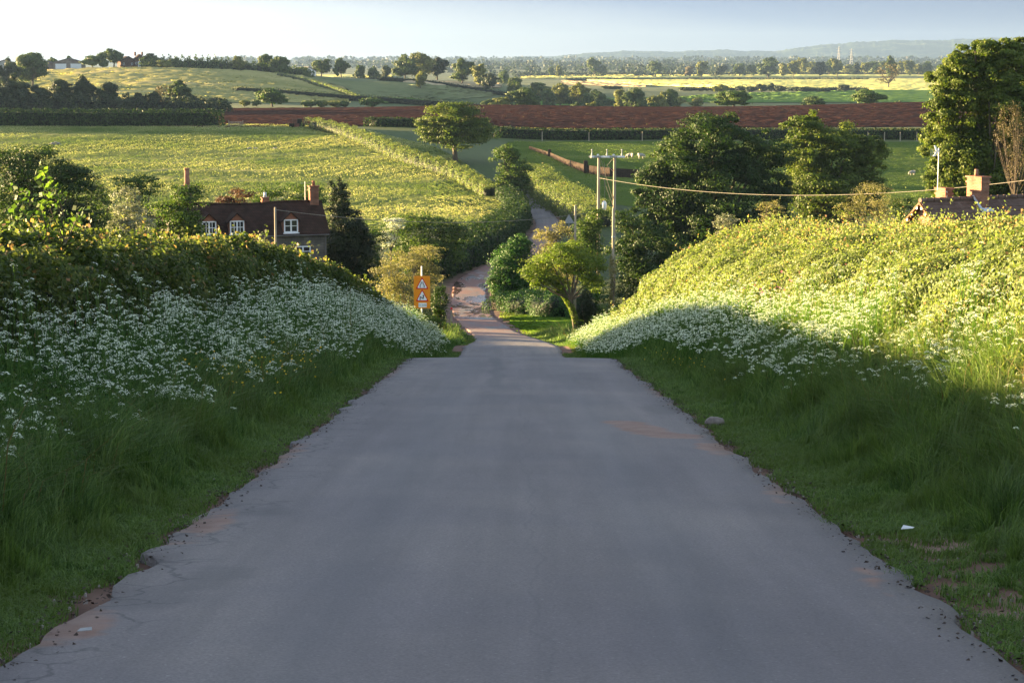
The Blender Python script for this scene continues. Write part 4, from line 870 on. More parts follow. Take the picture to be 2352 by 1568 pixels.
mbx = MB(); pts_ = np.array([P(1324, 742, 130), P(1312, 705, 130), P(1292, 672, 130), P(1270, 648, 130)]); root = [o for o in bpy.data.objects if o.name.startswith("tree") and o.get("label", "").startswith("leaning bright")][0]
pts_ -= np.array(root.location); C_ = np.concatenate([pts_[i] + (pts_[i + 1] - pts_[i]) * rng.random((700, 1)) + rdir(700) * .22 for i in range(3)])
V, F = leaves(C_, rng.normal(size=C_.shape), .12); mesh_np("ivy", V, F, M['bright'], root, rng.random(len(C_)))
shrubs = [
 ("low dark bracken clump among the long grass of the right verge", 18.2, [(2250, 935, 110, 50), (2170, 960, 60, 34), (2340, 930, 70, 55)], "mid", 9000, .04),
 ("black green clipped yew at the foot of the leaning tree", 116, [(1345, 700, 24, 42)], 'yew', 9000, .07),  # near-black leaves paint the deep shade at the end of the hedge
 ("conical ivy clad tree beside the muddy lane", 178, [(1180, 605, 52, 62), (1196, 568, 32, 34), (1168, 640, 56, 50)], 'ivy', 34000, .17),
 ("shaggy buff olive shrub catching the sun behind the warning sign", 113, [(930, 610, 60, 48), (980, 590, 50, 38), (890, 640, 50, 40), (985, 640, 40, 45)], 'olive', 22000, .085),
 ("dark shaded bush on the verge to the right of the warning sign", 108, [(1010, 690, 24, 40)], 'dark', 5000, .09),
 ("dark broad tree behind the white hawthorn blossom", 205, [(930, 530, 60, 45), (990, 520, 50, 40), (1040, 545, 45, 45), (960, 570, 70, 35)], 'mid', 20000, .2),
 ("tall black green yew by the gable end of the cottage", 162, [(778, 465, 32, 56), (795, 530, 52, 62), (775, 570, 48, 50), (825, 560, 42, 48)], 'yew', 52000, .15),
 ("deep green bush beside the tall yew", 168, [(850, 560, 45, 50), (830, 600, 55, 40)], 'dark', 12000, .16),
 ("spreading green tree behind the cottage roof", 178, [(665, 450, 70, 35), (610, 455, 50, 30), (720, 455, 40, 35)], 'mid', 18000, .17),
 ("low green bush growing round the foot of the warning sign", 94, [(955, 735, 36, 30), (990, 742, 26, 22)], 'mid', 9000, .07),
 ("copper brown tree behind the cottage roof", 176, [(550, 455, 40, 24), (520, 470, 30, 24)], 'red', 8000, .16),
 ("leafy green sycamore hiding the left end of the cottage", 128, [(430, 460, 55, 45), (390, 500, 60, 50), (430, 530, 50, 50), (370, 560, 60, 40), (460, 565, 40, 25)], 'mid', 30000, .15),
 ("silvery whitebeam shrub with pale leaves beside the sycamore", 118, [(290, 470, 38, 50), (270, 530, 34, 50), (320, 520, 40, 50)], 'grey', 15000, .11),
 ("brownish green tree between the whitebeam and the sycamore", 136, [(330, 430, 45, 32), (290, 430, 40, 30)], 'mid', 9000, .14),
 ("broad dark green tree behind the young sapling", 140, [(90, 400, 90, 70), (20, 400, 80, 70), (170, 430, 70, 65), (60, 490, 110, 70), (190, 510, 60, 60)], 'dark', 60000, .16),
 ("rounded dark olive tree beyond the broad dark tree", 152, [(190, 440, 50, 40), (230, 480, 45, 60), (240, 540, 50, 40)], 'mid', 14000, .16),
 ("low dark bushes under the sycamore in front of the cottage", 133, [(560, 575, 50, 28), (470, 600, 60, 30), (620, 584, 40, 18), (400, 600, 50, 25)], 'dark', 12000, .13),
 ("brownish grey twiggy bush left of the tiled gable", 128, [(2005, 460, 60, 45), (1960, 480, 45, 35), (2050, 485, 50, 40)], 'olive', 16000, .09),
 ("dark bush in the shade beside the tiled gable", 124, [(2070, 480, 36, 34)], 'dark', 7000, .11),
 ("small golden drooping tree behind the bank hedge", 142, [(1770, 482, 34, 24), (1765, 515, 30, 25)], 'olive', 7000, .10),
 ("pale pinkish grey willow behind the bank hedge", 140, [(1668, 515, 32, 28), (1665, 555, 34, 35)], 'grey', 8000, .11),
 ("dark glossy tree behind the single wooden pole", 158, [(1450, 520, 50, 40), (1500, 560, 60, 50), (1440, 580, 50, 45), (1560, 600, 60, 40), (1490, 620, 70, 30)], 'dark', 30000, .18),
 ("dark bramble mound behind the flowering bank", 128, [(1600, 590, 50, 40), (1540, 630, 60, 30), (1650, 580, 40, 30)], 'dark', 12000, .13),
 ("olive green bush at the foot of the twin pole", 176, [(1350, 540, 40, 45), (1370, 500, 30, 30)], 'mid', 10000, .17),
 ("feathery light green bush beside the lane end", 186, [(1250, 545, 30, 26), (1290, 535, 34, 30), (1330, 560, 30, 30)], 'olive', 9000, .16),
 ("ivy covered stump bush below the single wooden pole", 122, [(1407, 620, 12, 40)], 'olive', 2500, .09),
 ("spiky young conifer above the flowering bank", 118, [(1556, 612, 9, 26), (1585, 615, 8, 24)], 'mid', 2000, .09),
 ("dark bush on the skyline side of the cottage chimney", 160, [(470, 500, 30, 30)], 'mid', 3000, .13),
]
for lab, Y, el, m_, n, lf in shrubs:
    nm = "shrub" if any(w in lab for w in ("bush", "shrub", "mound", "clipped")) else "tree"
    tree(nm, lab, "tree" if nm == "tree" else "bush", Y, el, M[m_], n=n, leaf=lf, trunk=.16 if nm == "tree" else .07, clump=(.18, .34), twigs=10 if 'twiggy' in lab or 'shaggy' in lab else 0)
tree("shrub", "hawthorn bush covered in white blossom beside the dark broad tree", "bush", 200, [(905, 515, 28, 20), (890, 550, 26, 24)], M['blossom'], n=2200, leaf=.2, trunk=.1, skirt=False)
tree("shrub", "elder bush with creamy white flowers at the end of the bank hedge", "bush", 110, [(1720, 540, 18, 12), (1695, 552, 16, 10)], M['blossom'], n=1500, leaf=.10, trunk=.08, clump=(.2, .4), skirt=False)

# young sapling standing up out of the left hedge: long shoots with broad leaves
def sapling(name, label, Y, shoots, mat, leaf, per, base_u):
    bx = float(P(base_u, 560, Y)[0]); base = np.array([bx, Y, float(G(bx, Y))]); root = empty(name, base, label, "sapling")
    mb = MB(); C_ = []
    for (u0, v0, u1, v1, u2, v2) in shoots:
        a, b, c = P(u0, v0, Y) - base, P(u1, v1, Y) - base, P(u2, v2, Y) - base
        b = b + rng.normal(0, .1, 3) * [0, 1, 0]; c = c + rng.normal(0, .25, 3) * [0, 1, 0]
        t_ = np.linspace(0, 1, 9)[:, None]; pts = a * (1 - t_) ** 2 + 2 * b * t_ * (1 - t_) + c * t_ ** 2
        mb.tube(pts, np.linspace(.012, .004, 9), 5)
        k = rng.uniform(.05, 1, per) ** .8; q = a * (1 - k[:, None]) ** 2 + 2 * b * (k * (1 - k))[:, None] + c * (k ** 2)[:, None]
        C_.append(q + rdir(per) * rng.uniform(.03, .13, (per, 1)))
    C_ = np.concatenate(C_)
    mb.tube([np.array([0, 0, 0]), np.array([0, 0, 1.2]), P(base_u, shoots[0][1], Y) - base], [.04, .03, .015], 6)
    V, F = leaves(C_, rng.normal(0, .5, C_.shape) + [-.6, -.2, .6], leaf * rng.uniform(.6, 1.25, len(C_)), .75)
    mesh_np("crown", V, F, mat, root, rng.random(len(C_))); mb.build("trunk", M['bark'], root)
sapling("sapling", "young sapling with big bright backlit leaves above the shaded hedge", 24.5,
        [(150, 560, 130, 450, 105, 372), (150, 560, 100, 470, 92, 400), (150, 560, 150, 480, 130, 420), (130, 560, 80, 480, 55, 420), (110, 570, 50, 500, 25, 450), (150, 560, 165, 520, 172, 490), (90, 580, 40, 540, 10, 490), (120, 580, 110, 520, 90, 460), (60, 590, 30, 560, 5, 520)], M['maple'], .085, 46, 120)
sapling("sapling", "short leafy shoot rising from the hedge in front of the cottage wall", 50, [(612, 600, 608, 560, 610, 525), (612, 600, 620, 570, 600, 540)], M['hedge_lit'], .09, 26, 612)
sapling("sapling", "small pale shoot on the hedge top beside the ground floor window", 55, [(690, 600, 686, 580, 687, 560)], M['hedge_lit'], .09, 14, 688)

# ------------------------------------------------------------------ far trees: (u, top, foot, half width, distance, kind)
FT = [
 (75, 112, 172, 36, 860, 'far', "airy pale green ash on the hill beside the dark roofed barn"), (20, 135, 175, 30, 840, 'fardark', "dark tree below the dark roofed barn at the hill edge"),
 (215, 125, 160, 24, 1000, 'far', "round dark green tree just beside the twin door barn"), (263, 107, 152, 24, 1030, 'far', "tall domed tree between the barn and the red farmhouse"), (238, 122, 156, 16, 1015, 'far', "slim tree leaning against the tall domed tree"),
 (350, 122, 150, 26, 1040, 'fardark', "flat topped purple dark pine beside the farmhouse"), (378, 136, 158, 20, 1000, 'farlit', "yellow green bushy tree next to the flat topped pine"), (398, 134, 159, 12, 1005, 'far', "narrow green tree beside the yellow green bushy tree"),
 (550, 130, 166, 15, 1010, 'farlit', "slender yellowish tree standing on the hill crest"), (614, 121, 165, 22, 1060, 'far', "pale spreading tree behind the compact dark crest tree"), (645, 128, 168, 21, 1010, 'far', "compact dark rounded tree on the hill crest"),
 (692, 153, 174, 14, 1040, 'far', "low bush shaped tree beside the white gabled cottage"), (738, 132, 177, 22, 1180, 'far', "first airy crowned tree of the pair on the far strip field"), (785, 129, 178, 19, 1180, 'far', "second dense topped tree of the pair on the far strip field"),
 (828, 150, 178, 14, 1300, 'far', "small tree at the start of the far field row"), (858, 153, 179, 16, 1300, 'far', "low round tree in the middle of the far field row"), (886, 150, 180, 15, 1280, 'fardark', "darker round tree ending the far field row"),
 (930, 125, 182, 28, 1150, 'far', "broad tree at the near end of the tall field clump"), (967, 116, 180, 28, 1160, 'farlit', "highest tree of the tall field clump"), (1004, 131, 184, 24, 1170, 'fardark', "bluish dark tree ending the tall field clump"),
 (965, 160, 206, 17, 1010, 'farlit', "yellowish tree standing alone before the tall field clump"), (1062, 136, 190, 28, 1120, 'far', "wide crowned tree on the sloping stubble"), (1100, 150, 192, 20, 1100, 'farlit', "light tree beside the wide crowned tree"), (1122, 166, 194, 20, 1080, 'fardark', "low dark tree below the light tree"),
 (1157, 162, 187, 15, 1500, 'far', "hazy round tree above the tree lined brook"), (1182, 178, 206, 20, 1050, 'far', "rounded bushy tree at the edge of the stubble"),
 (1210, 204, 245, 33, 700, 'far', "big round bush tree right behind the ploughed field"), (1150, 222, 245, 22, 700, 'farlit', "small pale bush next to the big round bush tree"), (1120, 228, 246, 14, 700, 'far', "tiny bush beside the small pale bush"),
 (1240, 186, 214, 24, 1050, 'far', "grey green tree of the brook thicket"), (1285, 190, 218, 24, 1020, 'farlit', "buff coloured tree of the brook thicket"), (1330, 188, 220, 20, 1000, 'farlit', "pale upright tree of the brook thicket"), (1365, 205, 222, 14, 980, 'far', "little green tree of the brook thicket"),
 (1455, 198, 234, 24, 860, 'far', "darker domed tree of the brook thicket"), (1425, 200, 234, 16, 870, 'farlit', "pale tree touching the darker domed tree"), (1498, 214, 236, 12, 850, 'farlit', "small ashen tree beyond the domed tree"), (1541, 204, 236, 20, 860, 'far', "leafy tree ending the brook thicket"), (1520, 212, 236, 14, 850, 'farlit', "light tree leaning on the leafy brook tree"),
 (1655, 194, 216, 17, 1200, 'farlit', "golden round tree before the yellow barley"), (1685, 207, 243, 44, 655, 'mid', "wide low green tree cut off by the plough crest"), (1870, 219, 240, 26, 690, 'far', "small hazy bush on the green crop"), (2000, 204, 240, 40, 668, 'mid', "spreading olive tree on the edge of the green crop"), (2066, 230, 240, 9, 690, 'far', "tiny round bush beside the spreading olive tree"),
 (2040, 140, 208, 27, 1500, 'brown', "pinkish brown bare tree in the yellow barley"), (2046, 125, 166, 14, 2000, 'far', "dark tree behind the pinkish bare tree"),
 (1362, 131, 172, 16, 2500, 'far', "tall cedar with a tiered top on the far field hedge"), (1384, 150, 172, 12, 2500, 'far', "short round tree at the foot of the tiered cedar"), (1503, 140, 171, 16, 2500, 'far', "domed tree on the far field hedge"),
 (1583, 147, 168, 11, 2400, 'brown', "buff brown tree on the far field hedge"), (1611, 138, 167, 12, 2400, 'farlit', "yellow green upright tree on the far field hedge"), (1655, 146, 167, 12, 2500, 'fardark', "dark round tree on the far field hedge"),
 (1698, 146, 167, 13, 2500, 'far', "paired round tree nearer the yellow tree on the far field hedge"), (1724, 148, 166, 11, 2500, 'far', "paired round tree nearer the broad tree on the far field hedge"), (1765, 133, 166, 26, 2400, 'far', "broad pointed tree on the far field hedge"),
 (1265, 152, 173, 7, 2500, 'far', "tiny dark tree near the hazy woods"), (1284, 152, 178, 9, 2300, 'farlit', "tiny golden tree with a pale trunk near the hazy woods"),
 (625, 205, 248, 33, 690, 'mid', "large round green tree at the foot of the pale hill"), (855, 224, 248, 30, 680, 'mid', "low spreading green tree in the brook valley"), (770, 234, 250, 24, 690, 'farlit', "pale scrubby bush beside the low spreading tree"), (715, 236, 250, 22, 690, 'far', "grey green bush at the valley foot"),
 (495, 222, 250, 32, 600, 'fardark', "dark low dome tree ending the black tree line"), (408, 180, 250, 26, 600, 'far', "tall open tree in the black tree line"), (430, 210, 250, 28, 598, 'fardark', "leaning dark tree beside the tall open tree"), (372, 185, 250, 22, 590, 'brown', "leafless pale twig tree in the black tree line"),
 (247, 186, 250, 26, 585, 'fardark', "square topped dark oak of the black tree line"), (190, 178, 250, 26, 585, 'fardark', "stepped dark tree of the black tree line"), (140, 180, 250, 28, 585, 'fardark', "blunt dark tree of the black tree line"), (90, 190, 250, 30, 583, 'fardark', "bushy dark tree of the black tree line"), (30, 165, 250, 40, 580, 'fardark', "largest dark tree of the black tree line"), (-40, 170, 250, 40, 580, 'fardark', "outermost dark tree of the black tree line"),
 (310, 215, 252, 26, 580, 'fardark', "low dark tree beyond the square topped oak"), (350, 208, 252, 16, 582, 'fardark', "narrow dark tree behind the twig tree"), (280, 225, 254, 24, 575, 'fardark', "lowest black bush of the tree line"),
]
def ftree(u, vt, vb, hw, Y, kind, lab, group=None):
    s = px(Y); h = (vb - vt); x = float(P(u, 200, Y)[0]); base = np.array([x, Y, float(G(x, Y))])
    zt = P(u, vt, Y)[2]; H = max(zt - base[2], 2.5); r = hw * s * 1.15; lo = min(.08 * H, .3 * r)
    cz = (H + lo) / 2; rz_ = (H - lo) / 2
    el = [(rng.uniform(-.12, .12) * r, 0, cz + .05 * rz_, r * rng.uniform(.6, .8), r * .75, rz_ * .95)] + [(rng.uniform(-.62, .62) * r, rng.uniform(-.4, .4) * r, cz + rng.uniform(-.6, .45) * rz_, r * rng.uniform(.3, .55), r * .45, rz_ * rng.uniform(.28, .5)) for _ in range(6)]
    root = empty("tree", base, lab, "tree", group)
    bare = kind == 'brown'
    n = 500 if bare else int(900 + 26 * hw * h * .5)
    V, F, vv = crown_leaves(el, n, max(.3, 3.0 * 2.3 * s * .62), (.24, .46), nclump=26)
    mesh_np("crown", V, F, M[kind], root, vv)
    mb = MB(); branches(mb, (0, 0, 0), el, max(.12, .05 * r + .08), 0, 26 if bare else 0); mb.build("trunk", M['bark'], root, True)
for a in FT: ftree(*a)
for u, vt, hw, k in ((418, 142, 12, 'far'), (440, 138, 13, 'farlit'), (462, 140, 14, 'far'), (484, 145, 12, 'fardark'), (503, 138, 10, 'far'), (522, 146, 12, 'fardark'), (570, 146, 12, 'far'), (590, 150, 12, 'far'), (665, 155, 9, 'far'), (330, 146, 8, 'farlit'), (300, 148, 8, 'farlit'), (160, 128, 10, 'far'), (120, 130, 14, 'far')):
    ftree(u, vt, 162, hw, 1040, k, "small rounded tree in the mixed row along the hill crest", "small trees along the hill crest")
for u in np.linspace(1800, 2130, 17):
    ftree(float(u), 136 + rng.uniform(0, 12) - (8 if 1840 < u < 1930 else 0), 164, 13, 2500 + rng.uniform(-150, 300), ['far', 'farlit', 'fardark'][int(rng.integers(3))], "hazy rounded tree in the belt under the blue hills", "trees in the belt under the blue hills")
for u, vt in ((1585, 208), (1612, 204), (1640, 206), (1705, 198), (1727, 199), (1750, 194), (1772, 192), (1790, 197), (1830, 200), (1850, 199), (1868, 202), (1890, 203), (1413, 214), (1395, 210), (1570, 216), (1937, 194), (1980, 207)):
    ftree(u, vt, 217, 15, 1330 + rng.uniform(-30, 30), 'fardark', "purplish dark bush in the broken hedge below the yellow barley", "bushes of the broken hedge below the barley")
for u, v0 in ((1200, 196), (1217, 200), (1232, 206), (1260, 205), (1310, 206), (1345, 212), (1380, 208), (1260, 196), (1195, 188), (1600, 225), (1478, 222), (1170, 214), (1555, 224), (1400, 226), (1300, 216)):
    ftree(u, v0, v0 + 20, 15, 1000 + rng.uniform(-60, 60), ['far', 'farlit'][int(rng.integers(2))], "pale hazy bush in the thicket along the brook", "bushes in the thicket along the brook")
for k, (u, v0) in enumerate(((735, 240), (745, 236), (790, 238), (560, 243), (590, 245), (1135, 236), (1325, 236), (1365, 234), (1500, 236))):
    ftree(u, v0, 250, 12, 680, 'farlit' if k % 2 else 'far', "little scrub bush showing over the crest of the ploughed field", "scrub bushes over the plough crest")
hedge("far_hedge", "low mixed hedge joining the trees along the hill crest", [gp(330, 1018), gp(500, 1018), gp(600, 1016), gp(720, 1030)], 6, [4.4, 5.0, 4.2, 3.2], M['far'], 6, .9, noise=.45)
hedge("far_hedge", "tangled dark hedge at the foot of the black tree line", [gp(-300, 574), gp(100, 574), gp(400, 580), gp(530, 590)], 5, [6, 6, 4.5, 3], M['fardark'], 9, .7, noise=.3)
# thin far hedges
FH = [([(640, 168), (700, 178), (760, 198), (825, 229)], 2.6, 'hedge_lit', "sunlit hedge running down the side of the pale hill", 'hit'),
      ([(716, 178), (800, 180), (905, 182)], 2.2, 'fardark', "thin dark hedge under the far strip field", 1240),
      ([(870, 195), (960, 200), (1060, 205), (1180, 208)], 2.6, 'fardark', "dark hedge crossing between the stubble and the grey field", 1060),
      ([(540, 242), (700, 240), (840, 233), (1000, 228), (1150, 230), (1300, 233)], 3.0, 'fardark', "long dark hedge along the brook below the grey field", 830),
      ([(1250, 214), (1350, 222), (1450, 228), (1600, 236)], 2.6, 'far', "pale green hedge slanting along the lane beyond the plough", 940),
      ([(1300, 182), (1600, 180), (1990, 176)], 3.0, 'fardark', "dark hedge dividing the two yellow fields", 2150),
      ([(1190, 178), (1400, 173), (1700, 168), (2110, 163), (2500, 162)], 4.5, 'fardark', "long thin hedge along the far edge of the yellow field", 2700),
      ([(1560, 206), (1700, 204), (1990, 203)], 2.5, 'fardark', "straight low hedge at the foot of the yellow barley", 1420)]
for pts, h, m_, lab, Y in FH:
    path = [tuple(hit(u, v)) if Y == 'hit' else gp(u, Y * (1 + .0 * u)) for u, v in pts]
    if Y == 'hit': path = [gp(640, 985), gp(700, 960), gp(760, 900), gp(825, 830)]
    d = px(np.mean([p[1] for p in path])) * 2.3
    hedge("far_hedge", lab, path, 2.2 * d + 1, h, M[m_], .9 / d ** 1.1 * 2, d * 1.1, noise=.18)
# woodland melting into haze on the plain
def woodland(name, u0, u1, Y0, Y1, n, hh):
    u = rng.uniform(u0, u1, n); Y = rng.uniform(Y0, Y1, n); x = (u - 1176) / FPX * Y
    k = rng.random(n) < .35 + .65 * (np.sin(x * .004 + Y * .006) * np.sin(Y * .003 + x * .001) > -.1); x, Y = x[k], Y[k]; n = len(x)
    r = rng.uniform(.6, 1.3, n) * hh; C_ = []; rep = 34
    C_ = np.repeat(np.stack([x, Y, G(x, Y) + r * .5], 1), rep, 0) + rdir(n * rep) * np.repeat(r, rep)[:, None] * [.7, .7, .55]
    V, F = leaves(C_, rdir(len(C_)) + [0, -.3, .4], np.repeat(r, rep) * .42, .9)
    tag(mesh_np(name, V, F, M['fardark'], None, np.clip(rng.normal(.4, .3, len(C_)), 0, 1)), kind="stuff")
woodland("distant_woodland", 900, 2900, 2900, 4200, 700, 9)
woodland("distant_woodland", 600, 2900, 4200, 7000, 1100, 14)
woodland("distant_woodland", 500, 2900, 7000, 12500, 1500, 24)
woodland("distant_woodland", 1050, 1800, 2450, 2800, 200, 6)

# ------------------------------------------------------------------ cottage behind the hedge
def window(root, name, cx, y, z0, w, h, cols=2, rows=2, fr=.09, parentname=True):
    """white casement: frame part with its pane as sub-part; faces local -y"""
    mb = MB()
    mb.box((cx, y, z0 + fr / 2), (w, .10, fr)).box((cx, y, z0 + h - fr / 2), (w, .10, fr))
    mb.box((cx - w / 2 + fr / 2, y, z0 + h / 2), (fr, .10, h - 2 * fr)).box((cx + w / 2 - fr / 2, y, z0 + h / 2), (fr, .10, h - 2 * fr))
    iw, ih = w - 2 * fr, h - 2 * fr
    for k in range(1, cols): mb.box((cx - iw / 2 + iw * k / cols, y - .004, z0 + h / 2), (.11 if cols == 2 or k == cols // 2 else .045, .08, ih))
    for k in range(1, rows): mb.box((cx, y - .009, z0 + fr + ih * k / rows), (iw, .06, .045))
    f = mb.build(name, M['paint'], root)
    MB().box((cx, y + .03, z0 + h / 2), (iw, .02, ih)).build("pane", M['glass'], f)
    MB().box((cx, y - .09, z0 - .04), (w + .14, .16, .07)).build("sill", M['paint'], f)
    return f
A = P(750, 534, 151.5); gz = float(G(A[0], A[1])) ; EZ = -13.1 - gz
cot = empty("cottage", (A[0], A[1], gz), "old cottage with clay tiled roof and white dormer windows behind the hedge", "cottage", rz=radians(17))
LN, DP, RH = 11.6, 5.4, 1.95
MB().prism([(-LN, 0, -1), (0, 0, -1), (0, 0, EZ), (-LN, 0, EZ)], (0, 0, 0), (0, .35, 0)).prism([(0, .352, -1), (0, DP, -1), (0, DP, EZ), (0, DP / 2, EZ + RH - .15), (0, .352, EZ)], (-.35, 0, 0), (0, 0, 0)).prism([(-LN, .352, -1), (-LN, DP, -1), (-LN, DP, EZ), (-LN, DP / 2, EZ + RH - .15), (-LN, .352, EZ)], (0, 0, 0), (.35, 0, 0)).box((-LN / 2, DP + .18, EZ / 2 - .5), (LN, .35, EZ + 1)).build("wall", M['stone'], cot)
mb = MB()
nseg = 34; xs = np.linspace(-LN - .25, .22, nseg + 1)
sag = .07 * np.sin(np.linspace(0, 3 * pi, nseg + 1)) + rng.normal(0, .012, nseg + 1)
for s_, y0, y1 in ((1, -.28, DP / 2), (-1, DP + .28, DP / 2)):
    R_ = 22
    V = []; F = []
    for j in range(R_ + 1):
        k = j / R_
        for i in range(nseg + 1):
            V.append((xs[i], y0 + (y1 - y0) * k, EZ - .12 + (RH + .24) * k + sag[i] * k + .06))
    for j in range(R_ + 1):
        k = j / R_
        for i in range(nseg + 1):
            V.append((xs[i], y0 + (y1 - y0) * k, EZ - .12 + (RH + .24) * k + sag[i] * k - .08))
    n0 = (R_ + 1) * (nseg + 1); W_ = nseg + 1
    for j in range(R_):
        for i in range(nseg): a = j * W_ + i; F.append((a, a + 1, a + W_ + 1, a + W_)); F.append((n0 + a, n0 + a + W_, n0 + a + W_ + 1, n0 + a + 1))
    for i in range(nseg): F.append((i, n0 + i, n0 + i + 1, i + 1))
    for j in range(R_): a = j * W_; F.append((a, a + W_, n0 + a + W_, n0 + a)); a += nseg; F.append((a, n0 + a, n0 + a + W_, a + W_))
    mb.add(V, F)
mb.tube([(x, DP / 2, EZ + RH + .2 + s) for x, s in zip(xs, sag)], .09, 6)
roof = mb.build("roof", M['tile'], cot)
MB().box((-LN / 2, -.02, EZ - .11), (LN + .1, .14, .10)).build("eaves_course", M['tile_edge'], cot)
MB().tube([(-LN - .1, -.33, EZ - .16), (.15, -.33, EZ - .16)], .055, 6).build("gutter", M["barnroof"], cot)
MB().tube([(-.12, -.09, EZ - .2), (-.12, -.09, 0)], .04, 6).build("downpipe", M["barnroof"], cot)
for cx, dz in ((-2.75, .05), (-6.85, .05), (-8.95, .05)):
    w, h = 1.08, 1.0; z0 = EZ + dz
    d = MB(); d.prism([(cx - w / 2, -.1, z0 + h), (cx + w / 2, -.1, z0 + h), (cx, -.1, z0 + h + .5)], (0, 0, 0), (0, .12, 0))
    d.box((cx - w / 2 - .03, .85, z0 + .5), (.08, 1.8, 1.0)).box((cx + w / 2 + .03, .85, z0 + .5), (.08, 1.8, 1.0))
    dm = d.build("dormer", M['tile_edge'], cot)
    r_ = MB()
    for sx in (-1, 1): r_.prism([(cx + sx * (w / 2 + .2), -.25, z0 + h - .12), (cx, -.25, z0 + h + .60), (cx, -.25, z0 + h + .52), (cx + sx * (w / 2 + .2), -.25, z0 + h - .22)], (0, 0, 0), (0, 2.3, 0))
    r_.build("dormer_roof", M['tile'], dm)
    window(cot, "window", cx, -.09, z0, w, h, 2 if cx > -5 else 4, 2)
window(cot, "window", -1.85, .0 - .02, EZ - 2.15, 1.2, 1.15, 2, 3)
window(cot, "window", -6.0, -.02, EZ - 2.15, 1.1, 1.15, 2, 3)
def chimney(root, c, size, h, pots, mat, potc, name="chimney"):
    mb = MB().box((c[0], c[1], c[2] + h / 2), (*size, h)).box((c[0], c[1], c[2] + h - .22), (size[0] + .10, size[1] + .10, .10)).box((c[0], c[1], c[2] + h + .04), (size[0] + .14, size[1] + .14, .09))
    ch = mb.build(name, mat, root)
    for k in range(pots): MB().tube([(c[0] + (k - (pots - 1) / 2) * .3, c[1], c[2] + h + .08), (c[0] + (k - (pots - 1) / 2) * .3, c[1], c[2] + h + .3), (c[0] + (k - (pots - 1) / 2) * .3, c[1], c[2] + h + .45)], [.15, .11, .13], 10).build("chimney_pot", potc, ch, True)
chimney(cot, (-.42, DP / 2, EZ + .8), (.68, .66), 2.5, 1, M['brick'], M['tile_edge'])
chimney(cot, (-4.1, DP / 2 + .6, EZ + 1.1), (.5, .5), 1.35, 1, M['brick'], M['lead'])
MB().tube([(-1.0, DP / 2 + .4, EZ + RH - .5), (-1.0, DP / 2 + .4, EZ + RH + 1.75)], .03, 5).tube([(-1.35, DP / 2 + .4, EZ + RH + 1.6), (-.65, DP / 2 + .4, EZ + RH + 1.6)], .015, 4).build("aerial", M['steel'], cot)
# a second house hidden in the trees, of which the tall pale chimney shows
Bp = P(430, 440, 166); gz2 = float(G(Bp[0], Bp[1]))
h2 = empty("cottage", (Bp[0], Bp[1], gz2), "tall pale chimney of a cottage hidden among the trees beside the sycamore", "cottage", rz=radians(-20))
rt = P(430, 442, 166)[2] - gz2
MB().prism([(-4, -2.5, -.5), (4, -2.5, -.5), (4, -2.5, rt - 4), (-4, -2.5, rt - 4)], (0, 0, 0), (0, 5, 0)).build("wall", M['stone'], h2)
MB().prism([(-4.2, -2.8, rt - 4.2), (-4.2, 2.8, rt - 4.2), (-4.2, 0, rt - 2.0)], (0, 0, 0), (8.4, 0, 0)).build("roof", M['tile'], h2)
chimney(h2, (0, 0, rt - 2.6), (.62, .7), 3.1, 0, M['stone'], M['brick_pale'])
MB().tube([(0, 0, rt + .5), (0, 0, rt + .8), (0, 0, rt + 1.9)], [.27, .24, .21], 10).tube([(0, 0, rt + 1.88), (0, 0, rt + 2.02)], .24, 10).build("chimney_pot", M['brick_pale'], h2, True)

# ------------------------------------------------------------------ house on the right
A = P(2123, 463, 100); gz = float(G(A[0], A[1])); rz_ = A[2] - gz
ho = empty("house", (A[0], A[1], gz), "brick house with brown pantile roof and two chimneys behind the bank hedge", "house", rz=radians(28))
HL, HW, RS = 15.0, 3.1, 2.7
EZ2 = rz_ - RS
MB().prism([(0, -HW, -1), (0, HW, -1), (0, HW, EZ2), (0, 0, rz_ - .12), (0, -HW, EZ2)], (0, 0, 0), (.35, 0, 0)).prism([(HL, -HW, -1), (HL, HW, -1), (HL, HW, EZ2), (HL, 0, rz_ - .12), (HL, -HW, EZ2)], (-.35, 0, 0), (0, 0, 0)).box((HL / 2, -HW + .15, EZ2 / 2 - .5), (HL - .71, .3, EZ2 + 1)).box((HL / 2, HW - .15, EZ2 / 2 - .5), (HL - .71, .3, EZ2 + 1)).build("wall", M['brick_pale'], ho)
mb = MB(); NC = 13
for sgn in (-1, 1):
    for j in range(NC):
        a, b = j / NC, (j + 1) / NC + .02
        ya, yb = sgn * HW * (1.06 - a * 1.06), sgn * HW * (1.06 - b * 1.06); za, zb = rz_ - (RS * 1.06) * (1 - a) + .02, rz_ - (RS * 1.06) * (1 - b) - .03
        # wavy pantile course, thicker at its lower edge
        xs_ = np.arange(-.28, HL + .2, .11); wv = .028 * np.cos(xs_ * 2 * pi / .22) + rng.normal(0, .008, len(xs_)) + rng.normal(0, .012)
        V = np.concatenate([np.stack([xs_, 0 * xs_ + ya, za + .06 + wv], 1), np.stack([xs_, 0 * xs_ + yb, zb + .05 + wv], 1), np.stack([xs_, 0 * xs_ + ya, 0 * xs_ + za - .06], 1), np.stack([xs_, 0 * xs_ + yb, 0 * xs_ + zb - .05], 1)])
        m_ = len(xs_); F = []
        for i in range(m_ - 1): F += [(i, i + 1, m_ + i + 1, m_ + i), (2 * m_ + i, i, i + 1, 2 * m_ + i + 1), (2 * m_ + i, 3 * m_ + i, 3 * m_ + i + 1, 2 * m_ + i + 1)]
        F += [(0, m_, 3 * m_, 2 * m_), (m_ - 1, 2 * m_ - 1, 4 * m_ - 1, 3 * m_ - 1)]
        mb.add(V, F)
